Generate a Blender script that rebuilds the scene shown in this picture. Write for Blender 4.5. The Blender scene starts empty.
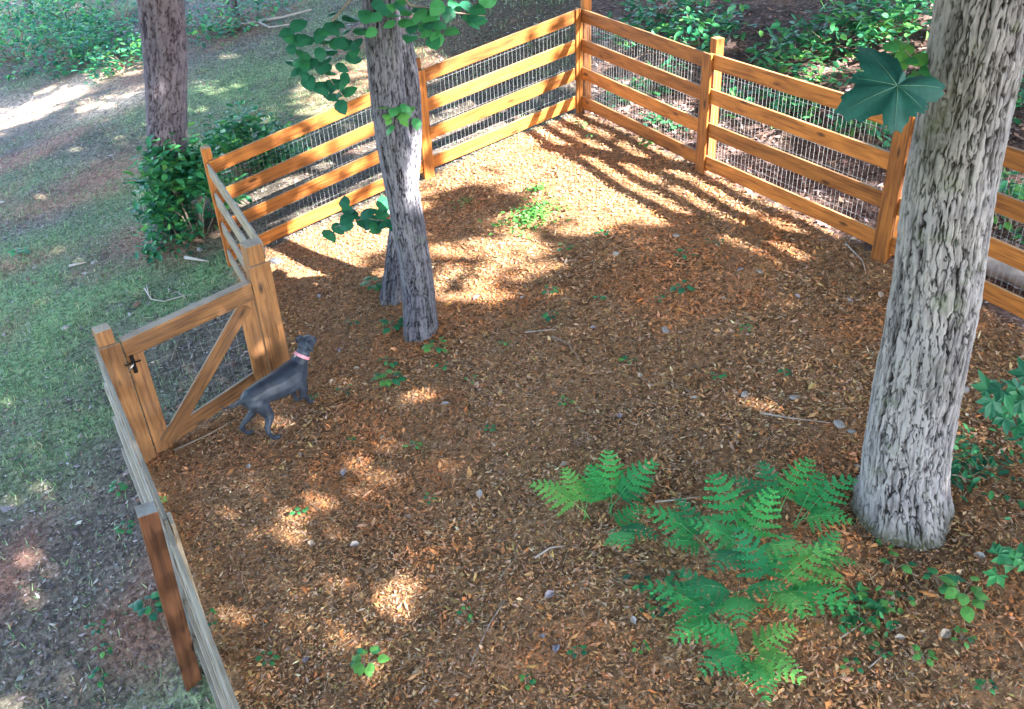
import bpy, math, random
import numpy as np
from mathutils import Vector, Matrix

random.seed(7)
RS = np.random.RandomState(7)
S = bpy.context.scene
COL = S.collection

# ------------------------------------------------------------------ camera
F_PX = 939.7
PITCH, ROLL, CAM_H = math.radians(33.237), math.radians(-3.0035), 4.2954
_c, _s = math.cos(PITCH), math.sin(PITCH)
FWD = np.array([0, _c, -_s]); RT = np.array([1., 0, 0]); UP = np.array([0, _s, _c])
CR = RT*math.cos(ROLL)+UP*math.sin(ROLL)
CU = -RT*math.sin(ROLL)+UP*math.cos(ROLL)
CO = np.array([0, 0, CAM_H])
cam_data = bpy.data.cameras.new('camera')
cam = bpy.data.objects.new('camera', cam_data); COL.objects.link(cam)
cam_data.sensor_width = 36; cam_data.lens = F_PX/1024*36
cam_data.clip_start = 0.05; cam_data.clip_end = 600
m = Matrix(((CR[0], CU[0], -FWD[0], 0), (CR[1], CU[1], -FWD[1], 0), (CR[2], CU[2], -FWD[2], CAM_H), (0, 0, 0, 1)))
cam.matrix_world = m
S.camera = cam

# ------------------------------------------------------------------ light
SUN_H = np.array([0.745, -0.668]); SUN_H /= np.linalg.norm(SUN_H)
SUN_EL = math.radians(35)
SUN = np.array([SUN_H[0]*math.cos(SUN_EL), SUN_H[1]*math.cos(SUN_EL), math.sin(SUN_EL)])
world = bpy.data.worlds.new('World'); S.world = world; world.use_nodes = True
nt = world.node_tree
bg = nt.nodes['Background']
sky = nt.nodes.new('ShaderNodeTexSky'); sky.sky_type = 'NISHITA'; sky.sun_disc = False
sky.sun_elevation = SUN_EL; sky.sun_rotation = math.atan2(SUN_H[0], SUN_H[1])
nt.links.new(sky.outputs[0], bg.inputs[0]); bg.inputs[1].default_value = 0.15
sun_d = bpy.data.lights.new('sun', 'SUN'); sun_d.energy = 5.0; sun_d.angle = math.radians(0.53)
sun_d.color = (1.0, 0.945, 0.86)
sun = bpy.data.objects.new('sun', sun_d); COL.objects.link(sun)
sun.rotation_euler = Vector(SUN).to_track_quat('Z', 'Y').to_euler(); sun.location = (12, -10, 20)
S.view_settings.view_transform = 'Standard'; S.view_settings.look = 'None'
S.view_settings.gamma = 1.0; S.view_settings.exposure = 3.3

# ------------------------------------------------------------------ terrain function
POSTS = {'P0': (0.98, 11.051, 0.5), 'P1': (2.005, 8.866, 0.544), 'P2': (3.044, 6.745, 0.634), 'P3': (3.513, 5.796, 0.631),
         'Pa': (-0.85, 10.221, 0.13), 'Pc': (-3.023, 9.246, -0.409), 'Pd': (-2.116, 7.084, -0.477),
         'Pe': (-3.221, 6.283, -0.733), 'Pf': (-2.082, 4.146, -0.656)}
TA, TB = 0.20484, 0.080906

def soft(t, lo, hi, k=0.25):
    t = np.asarray(t, float)
    return np.where(t > hi, hi+(t-hi)*k, np.where(t < lo, lo+(t-lo)*k, t))

def gz(x, y):
    x = np.asarray(x, float); y = np.asarray(y, float)
    base = TA*soft(x, -13, 7)+TB*(soft(y, -2, 28)-7)
    num = 0; den = 0.3
    for px, py, pz in POSTS.values():
        w = np.exp(-((x-px)**2+(y-py)**2)/(2*1.3**2))
        num = num+w*(pz-(TA*px+TB*(py-7))); den = den+w
    far = 1-np.exp(-((x)**2+(y-7)**2)/60.)
    bumps = 0.012*np.sin(2.1*x+1.3*y)+0.010*np.sin(3.7*x-2.9*y+1)+far*(0.05*np.sin(0.9*x+0.5)*np.sin(0.8*y+1.1))
    dip = 0.36*np.exp(-((x+2.95)**2+(y-3.6)**2)/0.75)
    return base+num/den+bumps-dip

def ray(px, py):
    return FWD+CR*(px-512)/F_PX-CU*(py-354.5)/F_PX

def at(px, py, dz=0.0):
    """where the sight line through a photo pixel meets the ground"""
    d = ray(px, py); lo, hi = 0.5, 70
    for _ in range(40):
        mm = (lo+hi)/2; P = CO+d*mm
        if P[2] > float(gz(P[0], P[1]))+dz: lo = mm
        else: hi = mm
    return CO+d*lo

def at_y(px, py, Y):
    d = ray(px, py); return CO+d*(Y/d[1])

def proj(P):
    d = np.asarray(P, float)-CO; z = d@FWD
    return 512+F_PX*(d@CR)/z, 354.5-F_PX*(d@CU)/z, z

# ------------------------------------------------------------------ numpy noise
def _hash(i, j, k, seed=0):
    h = (i.astype(np.int64)*374761393+j.astype(np.int64)*668265263+k.astype(np.int64)*2147483647+seed*1274126177) & 0xffffffff
    h = ((h ^ (h >> 13))*1274126177) & 0xffffffff
    h = ((h ^ (h >> 16))*2246822519) & 0xffffffff
    return ((h ^ (h >> 15)) & 0xffffff)/float(0xffffff)

def vnoise(x, y, z=0.0, seed=0):
    x, y, z = np.broadcast_arrays(np.asarray(x, float), np.asarray(y, float), np.asarray(z, float))
    i, j, k = np.floor(x), np.floor(y), np.floor(z)
    fx, fy, fz = x-i, y-j, z-k
    fx, fy, fz = [t*t*(3-2*t) for t in (fx, fy, fz)]
    r = 0
    for a in (0, 1):
        for b in (0, 1):
            for c in (0, 1):
                w = (fx if a else 1-fx)*(fy if b else 1-fy)*(fz if c else 1-fz)
                r = r+w*_hash(i+a, j+b, k+c, seed)
    return r

def fbm(x, y, z=0.0, o=3, seed=0):
    r = 0; a = 0.5; n = 0
    for q in range(o):
        r = r+a*vnoise(np.asarray(x)*2**q, np.asarray(y)*2**q, np.asarray(z)*2**q, seed+q); n += a; a *= 0.5
    return r/n

def cells(u, v, per, seed=0):
    """2-D cell noise, periodic in u; returns F2-F1 and a cell id"""
    iu, iv = np.floor(u), np.floor(v)
    f1 = np.full(u.shape, 9.); f2 = np.full(u.shape, 9.); cid = np.zeros(u.shape)
    for a in (-1, 0, 1):
        for b in (-1, 0, 1):
            cu, cv = iu+a, iv+b
            wu = np.mod(cu, per); z0 = np.zeros_like(cu)
            dx = cu+_hash(wu, cv, z0, seed)-u; dy = cv+_hash(wu, cv, z0+5, seed)-v
            d = np.sqrt(dx*dx+dy*dy); idv = _hash(wu, cv, z0+9, seed)
            n1 = d < f1
            f2 = np.where(n1, f1, np.minimum(f2, d)); cid = np.where(n1, idv, cid); f1 = np.where(n1, d, f1)
    return f2-f1, cid

# ------------------------------------------------------------------ materials
def new_mat(name):
    mt = bpy.data.materials.new(name); mt.use_nodes = True
    n = mt.node_tree.nodes; b = n['Principled BSDF']
    return mt, n, mt.node_tree.links, b

def N(n, t, **kw):
    o = n.new(t)
    for k, v in kw.items():
        if hasattr(o, k): setattr(o, k, v)
        else: o.inputs[k.replace('_', ' ')].default_value = v
    return o

def ramp(n, cols, interp='LINEAR'):
    r = n.new('ShaderNodeValToRGB'); r.color_ramp.interpolation = interp
    e = r.color_ramp.elements
    while len(e) < len(cols): e.new(0.5)
    for el, (p, c) in zip(e, cols): el.position = p; el.color = (*c, 1)
    return r

def mixc(n, l, fac, a, b, mode='MIX'):
    mx = n.new('ShaderNodeMix'); mx.data_type = 'RGBA'; mx.blend_type = mode
    for s, v in ((mx.inputs[0], fac), (mx.inputs[6], a), (mx.inputs[7], b)):
        if hasattr(v, 'is_linked') or hasattr(v, 'links'): l.new(v, s)
        else: s.default_value = v if not isinstance(v, tuple) else (*v, 1)
    return mx.outputs[2]

def attr_mat(name, rough=0.8, bump_scale=0, bump=0.2, translucent=0.0, var=0.25, spec=0.3):
    """colour comes from the mesh's colour attribute (one natural colour per leaf or chip)"""
    mt, n, l, b = new_mat(name)
    a = N(n, 'ShaderNodeAttribute', attribute_name='Col')
    tc = n.new('ShaderNodeTexCoord')
    no = N(n, 'ShaderNodeTexNoise', Scale=60.0, Detail=2.0); l.new(tc.outputs['Object'], no.inputs['Vector'])
    mr = N(n, 'ShaderNodeMapRange'); mr.inputs[3].default_value = 1-var; mr.inputs[4].default_value = 1+var
    l.new(no.outputs[0], mr.inputs[0])
    vm = N(n, 'ShaderNodeVectorMath', operation='SCALE'); l.new(a.outputs['Color'], vm.inputs[0]); l.new(mr.outputs[0], vm.inputs['Scale'])
    l.new(vm.outputs[0], b.inputs['Base Color'])
    b.inputs['Roughness'].default_value = rough; b.inputs['Specular IOR Level'].default_value = spec
    if translucent:
        out = n['Material Output']; t = n.new('ShaderNodeBsdfTranslucent'); l.new(vm.outputs[0], t.inputs[0])
        mx = n.new('ShaderNodeMixShader'); mx.inputs[0].default_value = translucent
        l.new(b.outputs[0], mx.inputs[1]); l.new(t.outputs[0], mx.inputs[2]); l.new(mx.outputs[0], out.inputs[0])
    if bump_scale:
        bn = N(n, 'ShaderNodeTexNoise', Scale=float(bump_scale), Detail=3.0); l.new(tc.outputs['Object'], bn.inputs['Vector'])
        bp = N(n, 'ShaderNodeBump', Strength=bump, Distance=0.01); l.new(bn.outputs[0], bp.inputs['Height']); l.new(bp.outputs[0], b.inputs['Normal'])
    return mt

M = {}
M['leaf'] = attr_mat('green leaf', 0.5, 0, 0, 0.25, 0.3, 0.35)
M['litter'] = attr_mat('dead leaf chips', 0.85, 0, 0, 0, 0.2, 0.15)
M['canopy'] = attr_mat('canopy leaf', 0.6, 0, 0, 0.3, 0.2, 0.2)

def wood_mat(name, base, dark, grey, greyfac, knots=True, topgrey=0.6):
    mt, n, l, b = new_mat(name)
    tc = n.new('ShaderNodeTexCoord'); oi = n.new('ShaderNodeObjectInfo')
    off = N(n, 'ShaderNodeVectorMath', operation='ADD'); l.new(tc.outputs['Object'], off.inputs[0])
    sc = N(n, 'ShaderNodeVectorMath', operation='SCALE'); cb = n.new('ShaderNodeCombineXYZ')
    for i in range(3): l.new(oi.outputs['Random'], cb.inputs[i])
    l.new(cb.outputs[0], sc.inputs[0]); sc.inputs['Scale'].default_value = 37.0; l.new(sc.outputs[0], off.inputs[1])
    mp = N(n, 'ShaderNodeMapping'); mp.inputs['Scale'].default_value = (1.2, 22, 22); l.new(off.outputs[0], mp.inputs[0])
    g1 = N(n, 'ShaderNodeTexNoise', Scale=2.2, Detail=6.0, Roughness=0.62, Distortion=0.6); l.new(mp.outputs[0], g1.inputs['Vector'])
    mp2 = N(n, 'ShaderNodeMapping'); mp2.inputs['Scale'].default_value = (0.9, 5, 5); l.new(off.outputs[0], mp2.inputs[0])
    g2 = N(n, 'ShaderNodeTexNoise', Scale=1.8, Detail=3.0, Distortion=1.2); l.new(mp2.outputs[0], g2.inputs['Vector'])
    r1 = ramp(n, [(0.32, dark), (0.5, base), (0.72, tuple(min(1, c*1.25) for c in base))]); l.new(g1.outputs[0], r1.inputs[0])
    r2 = ramp(n, [(0.33, (0.50, 0.42, 0.36)), (0.60, (1.15, 1.1, 1.0))]); l.new(g2.outputs[0], r2.inputs[0])
    col = mixc(n, l, 0.75, r1.outputs[0], r2.outputs[0], 'MULTIPLY')
    # knots
    mp3 = N(n, 'ShaderNodeMapping'); mp3.inputs['Scale'].default_value = (2.3, 7, 7); l.new(off.outputs[0], mp3.inputs[0])
    vo = N(n, 'ShaderNodeTexVoronoi', Scale=1.0, Randomness=1.0); l.new(mp3.outputs[0], vo.inputs['Vector'])
    kr = ramp(n, [(0.07, (1, 1, 1)), (0.16, (0, 0, 0))]); l.new(vo.outputs['Distance'], kr.inputs[0])
    col = mixc(n, l, kr.outputs[0], col, tuple(c*0.35 for c in dark))
    # weathering on faces that look up
    ge = n.new('ShaderNodeNewGeometry'); sx = n.new('ShaderNodeSeparateXYZ'); l.new(ge.outputs['Normal'], sx.inputs[0])
    up = N(n, 'ShaderNodeMapRange'); up.inputs[1].default_value = 0.5; up.inputs[2].default_value = 0.9
    up.inputs[3].default_value = greyfac; up.inputs[4].default_value = topgrey; l.new(sx.outputs[2], up.inputs[0])
    wn = N(n, 'ShaderNodeTexNoise', Scale=5.0, Detail=4.0); l.new(off.outputs[0], wn.inputs['Vector'])
    wm = N(n, 'ShaderNodeMath', operation='MULTIPLY'); wr = N(n, 'ShaderNodeMapRange'); wr.inputs[1].default_value = .3; wr.inputs[2].default_value = .7
    wr.inputs[3].default_value = .55; wr.inputs[4].default_value = 1.25; l.new(wn.outputs[0], wr.inputs[0])
    l.new(up.outputs[0], wm.inputs[0]); l.new(wr.outputs[0], wm.inputs[1]); wm.use_clamp = True
    gcol = mixc(n, l, g1.outputs[0], tuple(c*0.6 for c in grey), tuple(min(1, c*1.35) for c in grey))
    col = mixc(n, l, wm.outputs[0], col, gcol)
    hs = n.new('ShaderNodeHueSaturation'); l.new(col, hs.inputs['Color'])
    vr = N(n, 'ShaderNodeMapRange'); vr.inputs[3].default_value = 0.66; vr.inputs[4].default_value = 1.25
    l.new(oi.outputs['Random'], vr.inputs[0]); l.new(vr.outputs[0], hs.inputs['Value'])
    l.new(hs.outputs[0], b.inputs['Base Color'])
    b.inputs['Roughness'].default_value = 0.62; b.inputs['Specular IOR Level'].default_value = 0.3
    bp = N(n, 'ShaderNodeBump', Strength=0.45, Distance=0.004); l.new(g1.outputs[0], bp.inputs['Height']); l.new(bp.outputs[0], b.inputs['Normal'])
    return mt
GREY = (0.36, 0.34, 0.33)
M['cedar'] = wood_mat('orange stained cedar', (0.34, 0.118, 0.022), (0.16, 0.042, 0.007), (0.44, 0.29, 0.15), 0.02, topgrey=0.6)
M['cedar_left'] = wood_mat('honey cedar', (0.225, 0.098, 0.030), (0.095, 0.034, 0.010), (0.36, 0.30, 0.24), 0.10, topgrey=0.8)
M['weathered'] = wood_mat('weathered grey wood', (0.20, 0.15, 0.10), (0.11, 0.075, 0.055), (0.36, 0.32, 0.26), 0.28, topgrey=0.8)
M['brownpost'] = wood_mat('dark red brown wood', (0.085, 0.034, 0.016), (0.035, 0.013, 0.007), (0.26, 0.26, 0.25), 0.0, topgrey=0.9)

def simple(name, col, rough=0.6, metal=0, noise=0, var=0.2):
    mt, n, l, b = new_mat(name)
    tc = n.new('ShaderNodeTexCoord')
    no = N(n, 'ShaderNodeTexNoise', Scale=float(noise or 20), Detail=4.0); l.new(tc.outputs['Object'], no.inputs['Vector'])
    c = mixc(n, l, no.outputs[0], tuple(x*(1-var) for x in col), tuple(min(1, x*(1+var)) for x in col))
    l.new(c, b.inputs['Base Color']); b.inputs['Roughness'].default_value = rough; b.inputs['Metallic'].default_value = metal
    return mt
M['wire'] = simple('galvanised wire', (0.34, 0.355, 0.37), 0.5, 0.2)
M['iron'] = simple('black iron', (0.015, 0.015, 0.017), 0.35, 0.6)
M['steel'] = simple('bright steel', (0.6, 0.6, 0.62), 0.25, 0.9)

def bark_mat(name, pale, mid, dark, moss=None):
    mt, n, l, b = new_mat(name)
    a = N(n, 'ShaderNodeAttribute', attribute_name='Col')
    tc = n.new('ShaderNodeTexCoord')
    mp = N(n, 'ShaderNodeMapping'); mp.inputs['Scale'].default_value = (1, 1, 0.35); l.new(tc.outputs['Object'], mp.inputs[0])
    n1 = N(n, 'ShaderNodeTexNoise', Scale=38.0, Detail=6.0, Roughness=0.7); l.new(mp.outputs[0], n1.inputs['Vector'])
    n2 = N(n, 'ShaderNodeTexNoise', Scale=3.5, Detail=4.0, Roughness=0.6); l.new(tc.outputs['Object'], n2.inputs['Vector'])
    sp = n.new('ShaderNodeSeparateColor'); l.new(a.outputs['Color'], sp.inputs[0])
    ad = N(n, 'ShaderNodeMath', operation='MULTIPLY_ADD'); l.new(n1.outputs[0], ad.inputs[0]); ad.inputs[1].default_value = 0.9
    l.new(sp.outputs[0], ad.inputs[2])
    r = ramp(n, [(0.42, dark), (0.72, mid), (1.15 if False else 0.98, pale)]); 
    sc = N(n, 'ShaderNodeMath', operation='MULTIPLY'); l.new(ad.outputs[0], sc.inputs[0]); sc.inputs[1].default_value = 0.72
    l.new(sc.outputs[0], r.inputs[0])
    col = r.outputs[0]
    tint = ramp(n, [(0.35, (0.80, 0.80, 0.86)), (0.65, (1.12, 1.08, 1.06))]); l.new(n2.outputs[0], tint.inputs[0])
    col = mixc(n, l, 0.8, col, tint.outputs[0], 'MULTIPLY')
    if moss:
        n3 = N(n, 'ShaderNodeTexNoise', Scale=6.0, Detail=5.0, Roughness=0.7); l.new(tc.outputs['Object'], n3.inputs['Vector'])
        mr = ramp(n, [(0.56, (0, 0, 0)), (0.72, (0.55, 0.55, 0.55))]); l.new(n3.outputs[0], mr.inputs[0])
        col = mixc(n, l, mr.outputs[0], col, moss)
        # a patch of dark moss and a darker trunk foot, carried by the green channel of the attribute
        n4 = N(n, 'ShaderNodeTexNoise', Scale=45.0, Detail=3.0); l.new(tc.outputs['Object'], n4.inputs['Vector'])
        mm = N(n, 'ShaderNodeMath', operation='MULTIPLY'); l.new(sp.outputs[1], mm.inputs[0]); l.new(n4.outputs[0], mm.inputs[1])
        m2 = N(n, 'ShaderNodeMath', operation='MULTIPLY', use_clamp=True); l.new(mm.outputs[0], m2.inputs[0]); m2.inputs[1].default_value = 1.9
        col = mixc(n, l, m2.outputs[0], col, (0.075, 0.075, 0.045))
    l.new(col, b.inputs['Base Color']); b.inputs['Roughness'].default_value = 0.9; b.inputs['Specular IOR Level'].default_value = 0.15
    bp = N(n, 'ShaderNodeBump', Strength=0.8, Distance=0.012); l.new(n1.outputs[0], bp.inputs['Height']); l.new(bp.outputs[0], b.inputs['Normal'])
    return mt
M['oak'] = bark_mat('pale oak bark', (0.295, 0.29, 0.305), (0.125, 0.12, 0.13), (0.018, 0.016, 0.016), (0.16, 0.19, 0.13))
M['midbark'] = bark_mat('grey bark', (0.155, 0.155, 0.185), (0.070, 0.070, 0.085), (0.016, 0.014, 0.016), (0.12, 0.15, 0.11))
M['pine'] = bark_mat('purple grey pine bark', (0.15, 0.13, 0.15), (0.085, 0.07, 0.085), (0.03, 0.022, 0.028))
M['twig'] = simple('twig bark', (0.22, 0.17, 0.13), 0.85, 0, 30, 0.4)
M['dry'] = simple('bleached dead wood', (0.36, 0.31, 0.28), 0.85, 0, 25, 0.35)

# ------------------------------------------------------------------ mesh helpers
def mesh_obj(name, V, Fc, mat, parent=None, cols=None, smooth=False, loc=None):
    V = np.asarray(V, np.float32).reshape(-1, 3)
    me = bpy.data.meshes.new(name)
    if isinstance(Fc, np.ndarray):
        nf, k = Fc.shape
        me.vertices.add(len(V)); me.vertices.foreach_set('co', V.ravel())
        me.loops.add(nf*k); me.polygons.add(nf)
        me.polygons.foreach_set('loop_start', np.arange(0, nf*k, k, dtype=np.int32))
        me.polygons.foreach_set('loop_total', np.full(nf, k, np.int32))
        me.loops.foreach_set('vertex_index', Fc.astype(np.int32).ravel())
        me.update(calc_edges=True)
    else:
        me.from_pydata([tuple(map(float, v)) for v in V], [], [tuple(map(int, f)) for f in Fc]); me.update()
    if cols is not None:
        ca = me.color_attributes.new('Col', 'FLOAT_COLOR', 'POINT')
        c4 = np.ones((len(V), 4), np.float32); c4[:, :cols.shape[1]] = cols
        ca.data.foreach_set('color', c4.ravel())
    if smooth: me.polygons.foreach_set('use_smooth', np.ones(len(me.polygons), bool))
    me.materials.append(mat)
    o = bpy.data.objects.new(name, me); COL.objects.link(o)
    if parent is not None: o.parent = parent
    if loc is not None: o.location = loc
    return o

def tag(o, label=None, cat=None, group=None, kind=None):
    if label: o['label'] = label
    if cat: o['category'] = cat
    if group: o['group'] = group
    if kind: o['kind'] = kind
    return o

def empty(name, loc, rz=0):
    o = bpy.data.objects.new(name, None); COL.objects.link(o)
    o.location = tuple(map(float, loc)); o.rotation_euler = (0, 0, rz); o.empty_display_size = 0.1
    return o

def rot_mats(n, tilt=0.5, rs=RS, yaw=None):
    """n rotation matrices: random yaw, leaning by up to tilt radians"""
    yaw = rs.uniform(0, 2*np.pi, n) if yaw is None else yaw
    ax = rs.uniform(0, 2*np.pi, n); t = rs.normal(0, tilt, n)
    cz, sz = np.cos(yaw), np.sin(yaw)
    Rz = np.zeros((n, 3, 3)); Rz[:, 0, 0] = cz; Rz[:, 0, 1] = -sz; Rz[:, 1, 0] = sz; Rz[:, 1, 1] = cz; Rz[:, 2, 2] = 1
    kx, ky = np.cos(ax), np.sin(ax); K = np.zeros((n, 3, 3))
    K[:, 0, 2] = ky; K[:, 1, 2] = -kx; K[:, 2, 0] = -ky; K[:, 2, 1] = kx
    I = np.eye(3)[None]
    Rt = I+np.sin(t)[:, None, None]*K+(1-np.cos(t))[:, None, None]*(K@K)
    return Rt@Rz

def scatter(name, shape, pos, R, sc, cols, mat, parent=None, smooth=False, origin=None):
    sv, sf = shape; sv = np.asarray(sv, float); sf = np.asarray(sf)
    n = len(pos); k = len(sv)
    sc = np.asarray(sc, float)
    if sc.ndim == 1: sc = np.repeat(sc[:, None], 3, 1)
    V = np.einsum('nij,nkj->nki', R, sv[None]*sc[:, None, :])+np.asarray(pos)[:, None, :]
    if origin is not None: V = V-np.asarray(origin)[None, None]
    Fc = (sf[None]+(np.arange(n)*k)[:, None, None]).reshape(-1, sf.shape[1])
    C = np.repeat(np.asarray(cols), k, 0)
    return mesh_obj(name, V.reshape(-1, 3), Fc, mat, parent, C, smooth)

# leaf shapes (x along the leaf, unit length)
CHIP = ([(-.5, -.22, .03), (.1, -.3, -.02), (.5, .05, .05), (-.1, .28, .0)], [(0, 1, 2), (0, 2, 3)])
OVAL = ([(0, 0, 0), (.3, -.22, .05), (.72, -.2, .04), (1, 0, -.06), (.72, .2, .04), (.3, .22, .05), (.5, 0, -.01)],
        [(0, 1, 6), (1, 2, 6), (2, 3, 6), (3, 4, 6), (4, 5, 6), (5, 0, 6)])
NARROW = ([(0, 0, 0), (.35, -.09, .03), (1, 0, -.12), (.35, .09, .03)], [(0, 1, 2), (0, 2, 3)])
BLADE = ([(-.04, 0, 0), (.04, 0, 0), (.03, .12, .6), (0, .35, 1)], [(0, 1, 2), (0, 2, 3)])

def lobed(depth=0.45, lobes=5):
    pts = [(0, 0, 0)]
    out = []
    for i in range(lobes):
        a = math.radians(-125+250*i/(lobes-1)); L = [.62, .85, 1.0, .85, .62][i] if lobes == 5 else 1
        if i: 
            am = a-math.radians(125/(lobes-1)); out.append((depth*math.cos(am)*.95, depth*math.sin(am)*.95, .03))
        for da, q in ((-.20, .72), (0, 1.0), (.20, .72)):
            out.append((L*q*math.cos(a+da), L*q*math.sin(a+da), -.10*q))
    v = [(x+.25, y, z) for x, y, z in pts+out]
    f = [(0, i, i+1) for i in range(1, len(v)-1)]
    return v, f
LOBED = lobed(0.5)
BROAD = ([(0, 0, 0), (.14, -.28, .02), (.42, -.40, .0), (.75, -.27, -.04), (1.02, 0, -.12), (.75, .27, -.04), (.42, .40, .0), (.14, .28, .02), (.5, 0, .05)],
         [(0, 1, 8), (1, 2, 8), (2, 3, 8), (3, 4, 8), (4, 5, 8), (5, 6, 8), (6, 7, 8), (7, 0, 8)])

def col_var(base, n, v=0.25, h=0.12, rs=RS):
    b = np.asarray(base, float)[None]
    return np.clip(b*rs.uniform(1-v, 1+v, (n, 1))*rs.uniform(1-h, 1+h, (n, 3)), 0.003, 1)

def pick(cols, n, w=None, v=0.25, rs=RS):
    cols = np.asarray(cols, float); w = np.ones(len(cols)) if w is None else np.asarray(w, float)
    i = rs.choice(len(cols), n, p=w/w.sum())
    return np.clip(cols[i]*rs.uniform(1-v, 1+v, (n, 1))*rs.uniform(.93, 1.07, (n, 3)), 0.003, 1)

def box(sx, sy, sz, ch=0.003):
    """chamfered box centred on the origin, x the long axis"""
    V = []; hx, hy, hz = sx/2, sy/2, sz/2
    for x, c in ((-hx, ch), (-hx+ch, 0), (hx-ch, 0), (hx, ch)):
        a, b = hy-c, hz-c; k = ch
        V += [(x, -a+k, -b), (x, a-k, -b), (x, a, -b+k), (x, a, b-k), (x, a-k, b), (x, -a+k, b), (x, -a, b-k), (x, -a, -b+k)]
    Fc = []
    for r in range(3):
        for i in range(8):
            j = (i+1) % 8; Fc.append((r*8+i, r*8+j, (r+1)*8+j, (r+1)*8+i)[::-1])
    Fc.append(tuple(range(8))); Fc.append(tuple(range(24, 32))[::-1])
    return V, Fc

def beam(name, A, B, w, t, mat, parent, side, sag=0):
    """a board from A to B (world), t thick along 'side', w wide across; grain along local x"""
    A = np.asarray(A, float); B = np.asarray(B, float); x = B-A; L = np.linalg.norm(x); x /= L
    s = np.asarray(side, float); s = s-(s@x)*x; s /= np.linalg.norm(s); z = np.cross(x, s)
    V, Fc = box(L, t, w)
    o = mesh_obj(name, V, Fc, mat, parent)
    P = (A+B)/2
    mw = Matrix(((x[0], s[0], z[0], P[0]), (x[1], s[1], z[1], P[1]), (x[2], s[2], z[2], P[2]), (0, 0, 0, 1)))
    o.matrix_world = mw if parent is None else mw
    if parent is not None:
        o.matrix_parent_inverse = Matrix.Identity(4)
        o.matrix_basis = parent_inv(parent)@mw
    return o

def parent_inv(p):
    mats = []
    while p is not None:
        mats.append(p.matrix_basis.copy()); p = p.parent
    r = Matrix.Identity(4)
    for q in mats[::-1]: r = r@q
    return r.inverted()

def tube_geo(pts, rads, seg=8, cap=True):
    pts = [np.asarray(p, float) for p in pts]; V = []; Fc = []
    up = np.array([0, 0, 1.])
    for i, p in enumerate(pts):
        t = pts[min(i+1, len(pts)-1)]-pts[max(i-1, 0)]; t = t/(np.linalg.norm(t)+1e-9)
        a = np.cross(t, up if abs(t[2]) < .9 else np.array([1., 0, 0])); a /= np.linalg.norm(a); b = np.cross(t, a)
        for k in range(seg):
            an = 2*math.pi*k/seg; V.append(p+rads[i]*(math.cos(an)*a+math.sin(an)*b))
    for i in range(len(pts)-1):
        for k in range(seg):
            j = (k+1) % seg; Fc.append((i*seg+k, i*seg+j, (i+1)*seg+j, (i+1)*seg+k))
    if cap:
        Fc.append(tuple(range(seg))[::-1]); Fc.append(tuple(range((len(pts)-1)*seg, len(pts)*seg)))
    return V, Fc

def merge(parts):
    V = []; Fc = []
    for v, f in parts:
        o = len(V); V += [tuple(map(float, q)) for q in v]; Fc += [tuple(i+o for i in q) for q in f]
    return V, Fc

def local(V, o):
    return [tuple(np.asarray(v, float)-np.asarray(o)) for v in V]

# ------------------------------------------------------------------ the ground
def axis(lo, hi, step, far, g=1.25):
    a = list(np.arange(lo, hi+1e-6, step)); s = step; x = hi
    while x < far: s *= g; x += s; a.append(x)
    s = step; x = lo
    while x > -far: s *= g; x -= s; a.insert(0, x)
    return np.array(a)
gx = axis(-14, 9, 0.09, 90); gy = axis(1.0, 27, 0.10, 110)
GX, GY = np.meshgrid(gx, gy)

def line_side(x, y, A, B):
    return (B[0]-A[0])*(y-A[1])-(B[1]-A[1])*(x-A[0])
def xy(k): return np.array(POSTS[k][:2])
V_R = (xy('P2')-xy('P0')); V_R = V_R/np.linalg.norm(V_R)
V_L = (xy('Pf')-xy('Pe')); V_L = V_L/np.linalg.norm(V_L)
PG = xy('Pf')+V_L*2.42
P_R3 = xy('P2')+V_R*2.38; P_R4 = P_R3+V_R*2.38
YARD = [xy('P0'), xy('Pc'), xy('Pd'), xy('Pe'), xy('Pf'), PG+V_L*6, P_R4+V_R*6]
def in_poly(x, y, poly):
    x = np.asarray(x, float); y = np.asarray(y, float); r = np.zeros(x.shape, bool)
    n = len(poly)
    for i in range(n):
        (x1, y1), (x2, y2) = poly[i], poly[(i+1) % n]
        c = ((y1 > y) != (y2 > y)) & (x < (x2-x1)*(y-y1)/((y2-y1) if abs(y2-y1) > 1e-9 else 1e-9)+x1)
        r ^= c
    return r
def region(x, y):
    """0 yard, 1 lawn side (left and behind the back fence), 2 woods beyond the right fence"""
    yard = in_poly(x, y, YARD)
    right = (line_side(x, y, xy('P0'), xy('P2')) > 0) & ((y < 11.05) | (x > 0.98+(y-11.05)*0.10))
    return np.where(yard, 0, np.where(right, 2, 1))

def blob(x, y, px, py, rx, ry):
    c = at(px, py); return np.exp(-(((x-c[0])/rx)**2+((y-c[1])/ry)**2))

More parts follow.
